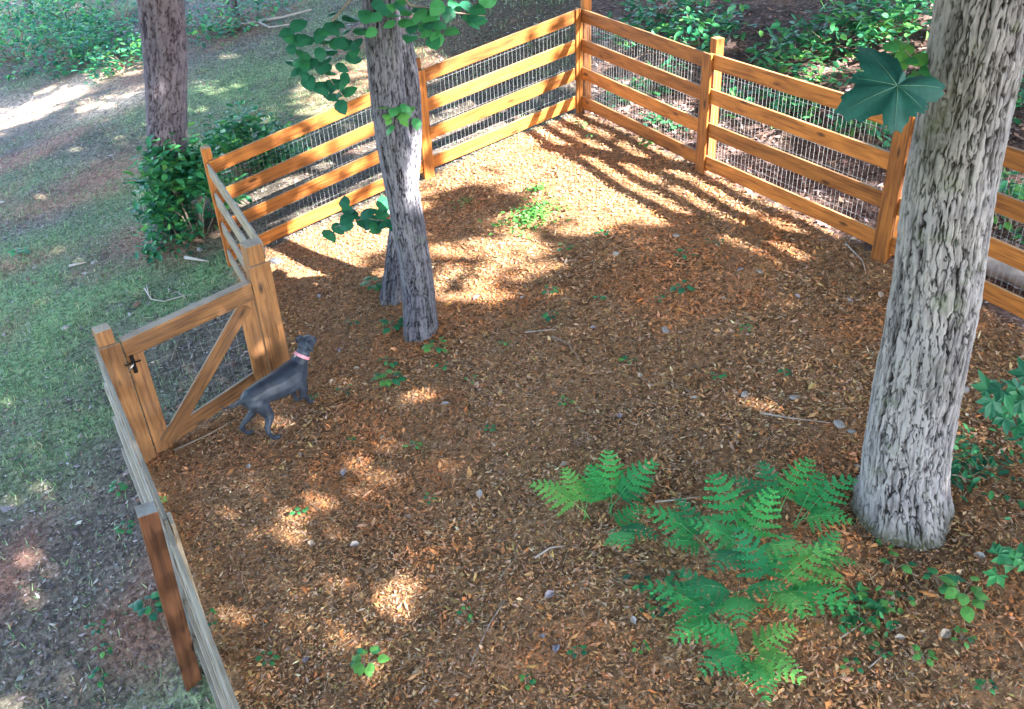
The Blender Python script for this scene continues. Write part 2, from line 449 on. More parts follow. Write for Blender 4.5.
def soil_masks(x, y):
    rg = region(x, y)
    yard = (rg == 0).astype(float); wood = (rg == 2).astype(float); lawn = (rg == 1).astype(float)
    nz = fbm(x*.55, y*.55, 0, 3, 11); nz2 = fbm(x*1.6, y*1.6, 3, 3, 21)
    green = lawn*np.clip((nz-.40)*3.2, 0, 1)*np.clip(nz2*1.6, 0, 1)
    for a in ((60, 310, 1.4, .9), (30, 380, 1.0, .8), (230, 120, 2.0, 1.6), (120, 190, 1.2, 1.0), (60, 240, 1.5, .8), (250, 90, 1.8, 1.8), (30, 200, 1.4, .8), (70, 440, .9, .6), (40, 480, .7, .4), (25, 360, 1.2, .9), (180, 150, 1.5, 1.5)):
        green = np.maximum(green, .85*lawn*blob(x, y, *a)*np.clip(nz2*2.1, 0, 1))
    for a in ((110, 150, 1.3, .8), (20, 225, 1.2, .5), (60, 190, 1.5, .4), (10, 560, .4, .8), (60, 610, .8, .7), (40, 100, 2.5, 1.5), (90, 80, 1.5, 1.2), (100, 580, .6, .8), (60, 660, 1.6, 1.4), (120, 450, .5, .4)):
        green = green*(1-.85*blob(x, y, *a))
    clay_and_sun = lawn*np.clip((fbm(x*.8+9, y*.8, 1, 3, 31)-.60)*4, 0, 1)
    for a in ((110, 175, .9, .6), (70, 200, 1.3, .35), (10, 265, .8, .3), (150, 235, .6, .5), (365, 75, .9, .9), (10, 570, .2, .5)):  # reddish patches; the last spots put sunlit warmth into the soil colour
        clay_and_sun = np.maximum(clay_and_sun, lawn*blob(x, y, *a))
    dust = np.zeros_like(clay_and_sun)
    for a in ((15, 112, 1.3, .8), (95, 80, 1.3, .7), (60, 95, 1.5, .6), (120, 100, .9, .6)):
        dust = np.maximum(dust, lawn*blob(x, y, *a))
    return yard, wood, green, clay_and_sun, dust

yd, wd, gr_, cl_, du_ = soil_masks(GX, GY)
base = np.zeros(GX.shape+(3,))
n1 = fbm(GX*3, GY*3, 0, 3, 41)[..., None]; n2 = fbm(GX*.8, GY*.8, 0, 2, 51)[..., None]
soil_y = np.array([.32, .18, .10])*(.6+.8*n1)*(1-.35*n2)+np.array([.10, .035, .01])*np.clip(n2-.5, 0, 1)*2
soil_l = np.array([.12, .10, .088])*(.6+.8*n1)
soil_w = np.array([.14, .095, .085])*(.6+.8*n1)
C = yd[..., None]*soil_y+wd[..., None]*soil_w+(1-yd-wd)[..., None]*soil_l
def over(C, a, c): return C*(1-a[..., None])+a[..., None]*np.asarray(c)
dk = (1-yd-wd)*np.clip(blob(GX, GY, 510, 40, 1.8, 1.6)+blob(GX, GY, 460, 20, 2.0, 2.0), 0, 1)
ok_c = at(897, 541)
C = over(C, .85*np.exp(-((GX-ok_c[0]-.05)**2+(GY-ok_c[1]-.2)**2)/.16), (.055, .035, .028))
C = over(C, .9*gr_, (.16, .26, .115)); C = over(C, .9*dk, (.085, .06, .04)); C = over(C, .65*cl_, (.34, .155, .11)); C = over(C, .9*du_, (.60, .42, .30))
ny, nx = GX.shape
ids = np.arange(ny*nx).reshape(ny, nx)
GF = np.stack([ids[:-1, :-1], ids[:-1, 1:], ids[1:, 1:], ids[1:, :-1]], -1).reshape(-1, 4)
GZ = gz(GX, GY)+0.010*(fbm(GX*6, GY*6, 0, 2, 61)-.5)
mt, n, l, b = new_mat('forest floor soil')
a = N(n, 'ShaderNodeAttribute', attribute_name='Col'); tc = n.new('ShaderNodeTexCoord')
v1 = N(n, 'ShaderNodeTexVoronoi', Scale=28.0); l.new(tc.outputs['Object'], v1.inputs['Vector'])
n1_ = N(n, 'ShaderNodeTexNoise', Scale=45.0, Detail=6.0, Roughness=0.75); l.new(tc.outputs['Object'], n1_.inputs['Vector'])
r = ramp(n, [(0.3, (0.45, 0.42, 0.4)), (0.5, (0.95, 0.95, 0.95)), (0.7, (1.7, 1.6, 1.5))]); l.new(n1_.outputs[0], r.inputs[0])
hv = n.new('ShaderNodeSeparateColor'); l.new(v1.outputs['Color'], hv.inputs[0])
mr = N(n, 'ShaderNodeMapRange'); mr.inputs[3].default_value = 0.55; mr.inputs[4].default_value = 1.5; l.new(hv.outputs[0], mr.inputs[0])
c1 = mixc(n, l, 1.0, a.outputs['Color'], r.outputs[0], 'MULTIPLY')
vm = N(n, 'ShaderNodeVectorMath', operation='SCALE'); l.new(c1, vm.inputs[0]); l.new(mr.outputs[0], vm.inputs['Scale'])
l.new(vm.outputs[0], b.inputs['Base Color']); b.inputs['Roughness'].default_value = 0.95; b.inputs['Specular IOR Level'].default_value = 0.1
bp = N(n, 'ShaderNodeBump', Strength=0.9, Distance=0.02); l.new(n1_.outputs[0], bp.inputs['Height']); l.new(bp.outputs[0], b.inputs['Normal'])
M['soil'] = mt
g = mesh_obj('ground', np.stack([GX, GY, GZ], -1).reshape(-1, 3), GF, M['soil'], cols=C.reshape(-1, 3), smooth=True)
tag(g, 'leaf strewn brown soil of the yard and the thin lawn around it', kind='structure')

# ------------------------------------------------------------------ fences
def P3(k, dz=0.0):
    x, y, z = POSTS[k]; return np.array([x, y, z+dz])
LEAN = {'P1': .03, 'P2': .0, 'P0': .01, 'Pa': .03}
RZ = [(.14, .07), (.47, .07), (.80, .07), (1.13, .07)]     # rail centres above the soil

def wire_geo(A, B, zA, zB, h0, h1, off, dx=0.05, dz=0.15, r=0.0006):
    """welded wire panel between two posts"""
    parts = []
    A = np.array([*A, zA], float)+off; B = np.array([*B, zB], float)+off
    L = np.linalg.norm(B-A); nn = max(2, int(L/dx)); x = (B-A)/L
    V = []; Fc = []
    def stick(p, q, u, v):
        o = len(V)
        for e in (p, q):
            for s1, s2 in ((-1, -1), (1, -1), (1, 1), (-1, 1)): V.append(e+u*s1*r+v*s2*r)
        for i in range(4):
            j = (i+1) % 4; Fc.append((o+i, o+j, o+4+j, o+4+i))
    sd = np.array([-x[1], x[0], 0.]); sd /= np.linalg.norm(sd); up = np.array([0, 0, 1.])
    for i in range(nn+1):
        p = A+(B-A)*i/nn; wob = sd*0.004*math.sin(i*1.7)
        stick(p+up*h0+wob, p+up*h1+wob, x, sd)
    k = int(round((h1-h0)/dz))
    for i in range(k+1):
        h = h0+(h1-h0)*i/k; stick(A+up*h+sd*.003, B+up*h+sd*.003, up, sd)
    return V, Fc

def fence(name_label, seq, inner, mat_r, mat_p, mat_b, posts, battens, wires=True, lean=0.0, post_off=0.075, extra=None, cat='fence', rail_off=0.0, post_h=1.33, post_w=.092):
    """seq: list of (xy, groundz); inner: unit vector toward the rails' side"""
    root = empty('wooden_fence', (*seq[0][0], seq[0][1]))
    tag(root, name_label, cat, 'four rail wooden fences round the yard')
    inn = np.array([*inner, 0.]); up = np.array([0, 0, 1.])
    for i, ((p, z), on) in enumerate(zip(seq, posts)):
        if not on: continue
        off = -inn*(on if on != 1 else post_off)
        b0 = np.array([*p, z]); 
        beam('post', b0+off-up*.6-inn*lean*1.6, b0+off+up*post_h, post_w, post_w, mat_p, root, inn)
    for i in range(len(seq)-1):
        (p, z), (q, w) = seq[i], seq[i+1]
        A = np.array([*p, z]); B = np.array([*q, w]); d = (B-A)/np.linalg.norm(B-A)
        for h, _ in RZ:
            j1, j2 = RS.uniform(-.006, .006, 2)
            lo = -inn*lean*(1.13-h); k1, k2 = RS.uniform(-.004, .004, 2)
            beam('rail', A+up*(h+j1)+d*.002+inn*k1+lo, B+up*(h+j2)-d*.002+inn*k2+lo, .14, .025, mat_r, root, inn)
        if wires:
            V, Fc = wire_geo(p, q, z, w, 0.10, 1.17, -inn*0.018)
            o = mesh_obj('wire_mesh', V, Fc, M['wire'], root)
            o.matrix_basis = parent_inv(root); tag(o, kind='stuff')
    for i, ((p, z), on) in enumerate(zip(seq, battens)):
        if not on: continue
        b0 = np.array([*p, z]); sh = 0
        if isinstance(on, tuple): sh, wd_ = on
        else: wd_ = .135
        d = np.array([-inn[1], inn[0], 0])
        beam('batten', b0+inn*.0265+d*sh-up*.04, b0+inn*.0265+d*sh+up*1.203, wd_, .024, mat_b, root, inn)
    return root

def nrm(v): v = np.asarray(v, float); return v/np.linalg.norm(v)
inn_R = np.array([V_R[1], -V_R[0]]); inn_R = inn_R if inn_R[0] < 0 else -inn_R
vb = nrm(xy('Pc')-xy('P0')); inn_B = np.array([-vb[1], vb[0]]); inn_B = inn_B if inn_B[1] < 0 else -inn_B
vs = nrm(xy('Pd')-xy('Pc')); inn_S = np.array([-vs[1], vs[0]]); inn_S = inn_S if inn_S[0] > 0 else -inn_S
inn_L = np.array([-V_L[1], V_L[0]]); inn_L = inn_L if inn_L[0] > 0 else -inn_L
_d = ray(262, 243); SD = CO+_d*((-.477+1.31-CAM_H)/_d[2])     # where the short fence's top rail meets the gate post
zR3 = float(gz(*P_R3)); zR4 = float(gz(*P_R4)); zG = float(gz(*PG))
fence('orange four rail wooden fence on the right, from the far corner to behind the oak',
      [(xy('P0')+0*V_R, .5), (xy('P1'), .544), (xy('P2'), .634), (P_R3, zR3), (P_R4, zR4)], inn_R,
      M['cedar'], M['cedar'], M['cedar'], [1, 1, 1, 1, 1], [(0.05 if False else 0, .10), 1, (0, .155), 1, 1])
fence('sunlit four rail wooden fence along the back of the yard behind the forked tree',
      [(xy('P0')+vb*.03, .5), (xy('Pa'), .13), (xy('Pc')-vb*.02, -.409)], inn_B,
      M['cedar'], M['cedar'], M['cedar'], [0, 1, 1], [(0, .09), (0, .12), 0])
fence('short grey weathered fence section between the leafy bush and the gate',
      [(xy('Pc')+vs*.03, -.409), (SD[:2], SD[2]-1.2)], inn_S,
      M['weathered'], M['cedar_left'], M['weathered'], [0, 0], [0, 0], wires=False)
fence('weathered fence seen from above, running from the gate latch post down the left edge',
      [(xy('Pe')-inn_L*.03, -.733), (xy('Pf'), -.656), (PG, zG)], inn_L,
      M['weathered'], M['brownpost'], M['weathered'], [0, 1, 1], [0, (0, .12), 1], post_off=.082, lean=.06, post_w=.112)

# gate posts belong to the gate run
gdir = np.append(nrm(xy('Pd')-xy('Pe')), 0.); gn = np.array([gdir[1], -gdir[0], 0.])   # faces the camera
if gn[1] > 0: gn = -gn
UPV = np.array([0, 0, 1.])
def gate_post(p, z, label, h, bh, pw=.12, bw=.17):
    r = empty('gate_post', (*p, z)); tag(r, label, 'post', 'square posts either side of the gate')
    b0 = np.array([*p, z])
    beam('post', b0-UPV*.25, b0+UPV*h, pw, pw, M['cedar_left'], r, gn)
    beam('face_board', b0+gn*(pw/2+.013)-UPV*.03, b0+gn*(pw/2+.013)+UPV*bh, bw, .024, M['cedar_left'], r, gn)
    return r
pE = xy('Pe')+gdir[:2]*.02+np.array([.02, .03]); pD = xy('Pd')
gate_post(pD, -.477, 'rough grained gate post beside the dog, holding the gate hinges', 1.37, 1.20, .14, .19)
gate_post(pE, -.733, 'gate post with the latch side of the gate, at the top of the left fence', 1.33, 1.20)

gate = empty('wooden_gate', (*((pE+pD)/2), -.6))
tag(gate, 'wooden wire filled gate with a diagonal brace, closed beside the dog', 'gate')
A0 = np.array([*pE, 0])+gdir*.095; B0 = np.array([*pD, 0])-gdir*.105
off = gn*.062
zt0, zt1, zb0, zb1 = .455, .575, -.665, -.42
def gp(t, z): return A0+(B0-A0)*t+off+UPV*z
Lg = np.linalg.norm(B0-A0)
beam('stile', gp(.07/Lg, zb0), gp(.07/Lg, zt0-.005), .14, .025, M['cedar_left'], gate, gn)
beam('stile', gp(1-.07/Lg, zb1+.0), gp(1-.07/Lg, zt1-.005), .14, .025, M['cedar_left'], gate, gn)
beam('top_rail', gp(0, zt0-.07)+gn*.027, gp(1, zt1-.07)+gn*.027, .14, .026, M['cedar_left'], gate, gn)
beam('top_cap', gp(0, zt0+.012)+gn*.0, gp(1, zt1+.012)+gn*.0, .024, .09, M['cedar_left'], gate, gn)
beam('bottom_rail', gp(.10/Lg, zb0+.075)-gn*.027, gp(1-.10/Lg, zb1+.075)-gn*.027, .14, .026, M['cedar_left'], gate, gn)
beam('brace', gp(.10/Lg, zb0+.08)+gn*.027, gp(1-.09/Lg, zt1-.17)+gn*.027, .125, .026, M['cedar_left'], gate, gn)
V, Fc = wire_geo((A0-gn*.02)[:2], (B0-gn*.02)[:2], 0, 0, -.55, .45, off-gn*.02, dx=.10, dz=.15, r=.0005)
o = mesh_obj('wire_mesh', V, Fc, M['wire'], gate); o.matrix_basis = parent_inv(gate); tag(o, kind='stuff')
# latch
lp = gp(.035/Lg, zt0-.20)+gn*.014
beam('latch_plate', lp-UPV*.085+gn*.030, lp+UPV*.085+gn*.030, .032, .010, M['iron'], gate, gn)
lv, lf = tube_geo([lp+gn*.04+UPV*.02, lp+gn*.07+UPV*.015-gdir*.02, lp+gn*.065-UPV*.02-gdir*.05], [.008, .009, .006], 8)
beam('latch_bar', lp+gn*.045-gdir*.07+UPV*.02, lp+gn*.045+gdir*.06+UPV*.02, .014, .012, M['iron'], gate, gn)
o = mesh_obj('latch_knob', lv, lf, M['steel'], gate, smooth=True); o.matrix_basis = parent_inv(gate)

# ------------------------------------------------------------------ trees
def trunk(name, spine, mat, parent, amp=0.02, cw=0.05, ch=0.22, seg=120, dz=0.02, flare=0.35, seed=1, moss=None, zdetail=5.5, org=None):
    """spine: list of (point, radius) from ground up; bark plates raised from furrows"""
    P = np.array([s[0] for s in spine], float); Rr = np.array([s[1] for s in spine], float)
    org = P[0] if org is None else np.asarray(org, float)
    z0, z1 = P[0][2]-.25, P[-1][2]
    zs = list(np.arange(z0, min(z1, zdetail), dz))
    if z1 > zdetail: zs += list(np.arange(zdetail, z1+.3, .3))
    zs = np.array(zs)
    cx = np.interp(zs, P[:, 2], P[:, 0]); cy = np.interp(zs, P[:, 2], P[:, 1]); rr = np.interp(zs, P[:, 2], Rr)
    # smooth the centre line
    k = max(3, int(.5/dz) | 1); ker = np.ones(k)/k
    for arr in (cx, cy, rr):
        pad = np.concatenate([np.full(k//2, arr[0]), arr, np.full(k//2, arr[-1])]); arr[:] = np.convolve(pad, ker, 'valid')
    th = np.linspace(0, 2*np.pi, seg, endpoint=False)
    T, Z = np.meshgrid(th, zs); Rm = np.repeat(rr[:, None], seg, 1)
    hgt = Z-P[0][2]
    fl = flare*np.exp(-np.clip(hgt, 0, 9)/.13)*(0.15+1.5*vnoise(np.cos(T)*2.6+5, np.sin(T)*2.6+5, hgt*.6, seed)**1.6)
    per = max(6, round(2*np.pi*np.mean(Rr[:3])/cw))
    u = T/(2*np.pi)*per+1.1*(fbm(np.cos(T)*3+9, np.sin(T)*3, Z*3.2, 4, seed+3)-.5)*2+.50*(fbm(np.cos(T)*9, np.sin(T)*9, Z*24, 2, seed+4)-.5)*2
    v = Z/ch+1.6*(fbm(np.cos(T)*6+3, np.sin(T)*6, Z*6, 3, seed+7)-.5)*2
    e, cid = cells(np.mod(u, per), v, per, seed)
    v = v+.5*(fbm(np.cos(T)*18, np.sin(T)*18, Z*10, 2, seed+6)-.5)*2
    e, cid = cells(np.mod(u, per), v, per, seed)
    brk = fbm(np.cos(T)*5+1, np.sin(T)*5, Z*2.2, 3, seed+15)
    plate = np.clip(e/.17+1.0*(brk-.45)+.6*(fbm(np.cos(T)*22, np.sin(T)*22, Z*14, 2, seed+5)-.5), 0, 1); plate = plate*plate*(3-2*plate)
    fine = fbm(np.cos(T)*14, np.sin(T)*14, Z*9, 3, seed+9)
    ridge = plate*(.80+.20*cid)*(.5+1.0*fine)
    lump = (fbm(np.cos(T)*1.3+2, np.sin(T)*1.3, Z*.9, 2, seed+12)-.5)*.10
    rad = Rm*(1+fl+lump)+amp*(ridge-.5)
    X = cx[:, None]+rad*np.cos(T); Y = cy[:, None]+rad*np.sin(T)
    nz_, ns = X.shape; idm = np.arange(nz_*ns).reshape(nz_, ns)
    Fq = np.stack([idm[:-1], np.roll(idm, -1, 1)[:-1], np.roll(idm, -1, 1)[1:], idm[1:]], -1).reshape(-1, 4)
    cols = np.zeros((nz_, ns, 3)); cols[..., 0] = np.clip(.12+.75*ridge+.35*(fine-.5)+.35*(brk-.5), 0, 1)
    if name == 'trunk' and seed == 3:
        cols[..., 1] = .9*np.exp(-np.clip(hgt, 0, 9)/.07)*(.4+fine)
    if moss is not None:
        mc, mrad = moss
        d2 = ((X-mc[0])**2+(Y-mc[1])**2+((Z-mc[2])*.55)**2)/mrad**2
        cols[..., 1] = np.maximum(cols[..., 1], np.exp(-d2))
    V = np.stack([X, Y, Z], -1).reshape(-1, 3)-org
    return mesh_obj(name, V, Fq, mat, parent, cols.reshape(-1, 3), True)

def spine_px(pts, Y, lean=0.0, scale=1.0):
    """pts: (px, py, width px); first is the foot on the ground"""
    out = []
    foot = at(pts[0][0], pts[0][1]); Y0 = foot[1] if Y is None else Y
    for i, (px, py, w) in enumerate(pts):
        Q = foot if i == 0 else at_y(px, py, Y0+lean*i)
        dep = (Q-CO)@FWD; r = w/2/F_PX*dep
        if i == 0: Q = Q+np.array([Q[0], Q[1], 0])/np.linalg.norm(Q[:2])*r; Q[2] = float(gz(Q[0], Q[1])); Y0 = Q[1]
        out.append((Q, r*scale))
    return out
def extend(sp, to_z, r_end):
    a, b_ = sp[-2][0], sp[-1][0]; d = (b_-a)/(b_[2]-a[2]); d[:2] *= .6; q = b_+d*(to_z-b_[2])
    return sp+[(q, r_end)]

oak_sp = spine_px([(897, 541, 84), (902, 480, 83), (915, 400, 83), (935, 300, 85), (947, 200, 86), (966, 100, 88), (984, 10, 94)], None, scale=.96)
mid_sp = spine_px([(421, 340, 31), (419, 290, 31), (411, 240, 31), (402, 190, 32), (391, 130, 33), (387, 88, 34), (382, 20, 36)], None)
mid2_sp = spine_px([(397, 303, 27), (398, 260, 25), (404, 205, 24), (411, 145, 21), (411, 95, 20), (405, 55, 19), (399, 15, 18)], None)
pine_sp = spine_px([(170, 236, 36), (169, 190, 36), (167, 120, 38), (166, 60, 41), (162, 12, 44)], None)
oak_sp2 = extend(oak_sp, 9.5, .16); mid_x = extend(mid_sp, 9.0, .07); mid2_x = extend(mid2_sp, 8.0, .05); pine_x = extend(pine_sp, 11, .10)

TREES = {}
def tree(name, sp, mat, label, cat='tree', group=None, **kw):
    r = empty(name, sp[0][0]); tag(r, label, cat, group)
    trunk('trunk', sp, mat, r, **kw); TREES[label] = r
    return r
moss_c = at_y(930, 128, oak_sp[5][0][1]-.2)
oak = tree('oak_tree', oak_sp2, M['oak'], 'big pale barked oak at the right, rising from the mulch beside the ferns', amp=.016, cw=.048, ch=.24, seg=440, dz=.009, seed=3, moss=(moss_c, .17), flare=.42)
mid = tree('hardwood_tree', mid_x, M['midbark'], 'slim grey tree leaning left in mid yard, the nearer of the crossing pair', 'tree', amp=.013, cw=.035, ch=.12, seg=130, dz=.016, seed=8, flare=.25)
mid2 = tree('hardwood_tree', mid2_x, M['midbark'], 'thinner grey trunk standing just behind the leaning tree in mid yard', 'tree', amp=.011, cw=.032, ch=.11, seg=110, dz=.018, seed=12, flare=.3)
pine = tree('pine_tree', pine_x, M['pine'], 'purplish grey pine trunk outside the fence at the top left, above the leafy bush', amp=.022, cw=.06, ch=.14, seg=130, dz=.02, seed=17, flare=.25)

# unseen trees added outside the picture so that their crowns shade it
def off_tree(x, y, h, r, label, seed):
    z = float(gz(x, y)); sp = [(np.array([x, y, z]), r), (np.array([x+.1, y, z+2]), r*.85), (np.array([x+.2, y+.2, z+h]), r*.35)]
    return tree('hardwood_tree', sp, M['midbark'], label, 'tree', amp=.015, cw=.06, ch=.2, seg=48, dz=.08, seed=seed)
OFF = [(8.2, -1.5, 9.5, .2, 'tall hardwood uphill to the right of the big oak, outside the picture'),
       (11.5, 4.5, 10, .22, 'tall hardwood standing in the woods beyond the right fence, outside the picture'),
       (13.5, 11.0, 10.5, .2, 'tall hardwood far up the wooded slope on the right, outside the picture'),
       (5.2, -6.5, 10, .22, 'tall hardwood behind the viewer on the right, outside the picture'),
       (-9.5, 4.0, 10, .2, 'tall hardwood on the lawn left of the yard, outside the picture'),
       (12.0, 20.0, 11, .2, 'tall hardwood on the far slope at the top right, outside the picture')]
off_roots = []
for i, t in enumerate(OFF):
    off_roots.append((t, off_tree(*t, 30+i)))

# small trunks in the far background
for px, py, w, lab in ((31, 26, 8, 'thin dark trunk among the green bushes at the far top left'), (236, 20, 6, 'thin stem behind the lawn at the top, right of the pine')):
    sp = spine_px([(px, py, w), (px-1, py-10, w)], None); sp = extend(sp, 8.5, .04)
    tree('slender_tree', sp, M['pine'], lab, 'tree', amp=.01, cw=.05, ch=.2, seg=24, dz=.1, seed=50)

# ---- lit spots wanted on the ground, leaves are left out over them: each (px, py, along m, across m, openness); positions on the ground
GAPS = [
 (560, 168, .38, .36, 1.0), (596, 184, .34, .26, 1.0), (530, 158, .35, .30, .95), (640, 208, .22, .16, .9), (500, 150, .45, .35, .95),
 (455, 160, .6, .55, .6), (490, 185, .7, .35, .6), (560, 205, .6, .22, .65), (430, 190, .5, .35, .6), (620, 220, .4, .12, .6),
 (320, 252, .45, .35, 1.0), (355, 232, .5, .4, .9), (300, 250, .35, .3, .9), (470, 265, .45, .25, .85), (380, 262, .3, .2, .8), (495, 275, .3, .15, .8),
 (250, 512, .18, .13, .7), (285, 572, .2, .14, .75), (330, 640, .2, .14, .7), (355, 675, .2, .15, .85), (315, 615, .14, .1, .6), (745, 685, .25, .14, .95), (700, 345, .3, .14, .7),
 (480, 312, .3, .14, .6), (400, 690, .25, .14, .7), (560, 370, .25, .12, .5), (850, 448, .16, .12, .7), (540, 440, .2, .12, .5), (640, 335, .3, .12, .5), (985, 328, .25, .12, .8), (700, 440, .2, .1, .4),
 (600, 560, .15, .1, .4), (430, 560, .15, .1, .45), (790, 340, .25, .1, .45), (860, 560, .15, .12, .5), (920, 560, .12, .1, .5),
 (20, 114, .8, .35, .95), (95, 78, 1.0, .35, .9), (100, 104, .6, .15, .85), (50, 110, .8, .3, .6), (365, 78, .9, .9, .9), (10, 575, .15, .35, .5), (170, 110, .8, .5, .4),
 (850, 60, .7, .5, .8), (900, 40, .7, .5, .9), (760, 45, .4, .3, .5), (730, 130, .4, .3, .8), (620, 72, .45, .45, .9), (640, 122, .4, .3, .9), (700, 150, .3, .25, .5), (780, 190, .4, .2, .5), (860, 205, .3, .2, .5), (690, 90, .3, .3, .4), (930, 50, .6, .5, .5), (230, 130, .5, .4, .4), (320, 100, 1.2, .5, .5),
]
GW = []
for a_, b_, rx_, ry_, op in GAPS:
    small = b_ > 285 and 150 < a_ < 1000
    mg_ = 0.0 if small else .16 if op < .8 else .26
    GW.append((at(a_, b_), rx_+mg_, ry_+mg_, op*(.52 if small else 1)))
# bays of the back fence that catch the sun on their yard side: (start along, end along, openness), metres from the corner
BAY = [(.12, .58, .95), (.80, 1.72, 1.0), (2.15, 2.75, .9), (3.0, 3.5, .85), (3.5, 4.3, .55)]
def openness(x, y):
    o = np.zeros(np.shape(x))
    for c, rx_, ry_, op in GW:
        dx, dy = x-c[0], y-c[1]
        d = np.maximum(np.abs(dx)/rx_, 0)**2+(np.abs(dy)/ry_)**2
        o = np.maximum(o, op*np.clip((1.6-d)*1.6, 0, 1))
    soft_ = np.clip((fbm(x*2.6, y*2.6, 0, 2, 123)-.44)*7, 0, 1)
    o = np.where(o < .8, np.minimum(1, o*1.45)*soft_, o)
    # strip along the foot of the right fence, where light passes between the rails
    relr = np.stack([x-POSTS['P0'][0], y-POSTS['P0'][1]], -1); al = relr@V_R; pe = relr@inn_R
    o = np.where((al > .45) & (al < 4.35) & (pe > -.2) & (pe < .66) & ~((al > 1.02) & (al < 1.2)), np.maximum(o, .95), o)
    # landing band of rays that cross the back fence between soil and top rail
    rel = np.stack([x-POSTS['P0'][0], y-POSTS['P0'][1]], -1)
    t = rel@vb; nout = -inn_B; pth = -SUN_H
    s_ = (rel@nout)/(pth@nout)               # travelled past the fence plane
    t0 = t-s_*(pth@vb)
    for a_, b_, op in BAY:
        ok = (s_ > -.35) & (s_ < 2.15) & (t0 > a_-.12) & (t0 < b_+.12)
        o = np.where(ok, np.maximum(o, op), o)
    return o

NL = 125000  # unseen leaves hung along the sun's rays to shade all but those spots
gxs = RS.uniform(-15.5, 9.5, NL); gys = RS.uniform(-1.0, 29, NL)
hh = RS.uniform(6.2, 10.5, NL)
k_ = hh/math.tan(SUN_EL)
op = openness(gxs, gys)
lowf = fbm(gxs*1.1, gys*1.1, 0, 2, 77); keep = RS.uniform(0, 1, NL) > op
keep &= ~((lowf > .66) & (RS.uniform(0, 1, NL) < .5) & (op < .01))
gxs, gys, hh, k_ = [q[keep] for q in (gxs, gys, hh, k_)]
LPp = np.stack([gxs+SUN_H[0]*k_, gys+SUN_H[1]*k_, gz(gxs, gys)+hh], 1)
# stay clear of the sight cone
pz = (LPp-CO)@FWD; vv = 354.5-F_PX*((LPp-CO)@CU)/np.where(pz > .1, pz, .1)
ok = ~((pz > 0) & (vv > -60)); LPp = LPp[ok]
cand = [(oak, oak_sp2[-1][0]), (mid, mid_x[-1][0]), (mid2, mid2_x[-1][0]), (pine, pine_x[-1][0])]+[(r_, np.array([t[0], t[1], float(gz(t[0], t[1]))+t[2]])) for t, r_ in off_roots]
tops = np.array([c[1][:2] for c in cand])
own = np.argmin(((LPp[:, None, :2]-tops[None])**2).sum(-1), 1)
SPRAY = ([(x_-.5, y_, z_) for x_, y_, z_ in [(0, 0, 0), (.34, -.26, .03), (.52, -.14, 0), (.8, -.3, .02), (1, .02, -.05), (.7, .28, 0), (.46, .16, .02), (.3, .32, 0)]],
         [(0, 1, 2), (2, 3, 4), (4, 5, 6), (6, 7, 0), (0, 2, 6), (2, 4, 6)])
for i, (r_, top) in enumerate(cand):
    ps = LPp[own == i]
    if len(ps) < 20: continue
    n = len(ps); c0 = np.array(r_.location)
    o = scatter('shade_crown', SPRAY, ps-c0, rot_mats(n, .75), RS.uniform(.22, .38, n), col_var((.05, .11, .03), n), M['canopy'], r_)
    tag(o, kind='stuff')
    # limbs reaching into the crown
    parts = []
    for q in ps[RS.choice(n, min(16, n), replace=False)]:
        st = top-np.array([0, 0, RS.uniform(.2, 3.0)]); md = (st+q)/2+np.array([0, 0, .4])
        if md[2] < 5.2: continue
        parts.append(tube_geo([st-c0, md-c0, q-c0], [.06, .035, .01], 5))
    if parts:
        V, Fc = merge(parts); o = mesh_obj('limbs', V, Fc, M['midbark'], r_, cols=np.full((len(V), 3), .5))

# ------------------------------------------------------------------ leaf litter
def frame_mask(x, y, z, mg=40):
    d = np.stack([x, y, z], -1)-CO; w = d@FWD; u = 512+F_PX*(d@CR)/w; v = 354.5-F_PX*(d@CU)/w
    return (w > .5), u, v, w
def sample(n, x0, x1, y0, y1, reg, dens=None, mg=150):
    x = RS.uniform(x0, x1, n); y = RS.uniform(y0, y1, n)
    ok = region(x, y) == reg; x, y = x[ok], y[ok]; z = gz(x, y)
    w, u, v, dp = frame_mask(x, y, z)
    ok = w & (u > -mg) & (u < 1024+mg) & (v > -mg) & (v < 709+mg)
    return x[ok], y[ok], z[ok], dp[ok]
# mulch of the yard
x, y, z, dp = sample(380000, -4, 6, 2.0, 11.3, 0)
keep = RS.uniform(0, 1, len(x)) < np.clip(6.2/dp, 0, 1)**1.1; x, y, z, dp = [q[keep] for q in (x, y, z, dp)]
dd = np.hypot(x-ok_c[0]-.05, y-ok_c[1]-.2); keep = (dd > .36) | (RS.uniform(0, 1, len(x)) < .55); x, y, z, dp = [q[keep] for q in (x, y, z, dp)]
n = len(x)
cl = pick([(.40, .245, .135), (.32, .185, .10), (.48, .32, .19), (.13, .078, .055), (.40, .31, .25), (.46, .20, .085), (.30, .25, .23), (.60, .48, .35), (.33, .28, .13)],
          n, [4.5, 4.5, 2.2, 4.2, 2.8, 1.3, 2.8, .7, 1.6], .28)
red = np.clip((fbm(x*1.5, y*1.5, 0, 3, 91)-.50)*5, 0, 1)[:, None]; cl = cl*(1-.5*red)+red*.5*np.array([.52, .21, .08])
sc = RS.lognormal(-4.0, .38, n)*(1+.028*(dp-5))*(.8+.5*fbm(x*1.3, y*1.3, 0, 2, 95))
S3 = np.stack([sc*RS.uniform(.7, 1.7, n), sc*RS.uniform(.28, 1.1, n), sc*RS.uniform(.5, 3, n)], 1)
pt = fbm(x*1.9, y*1.9, 0, 3, 97)[:, None]; cl = np.clip(cl*np.array([1.46, 1.24, 1.03])*(.72+.65*pt), .004, .85)
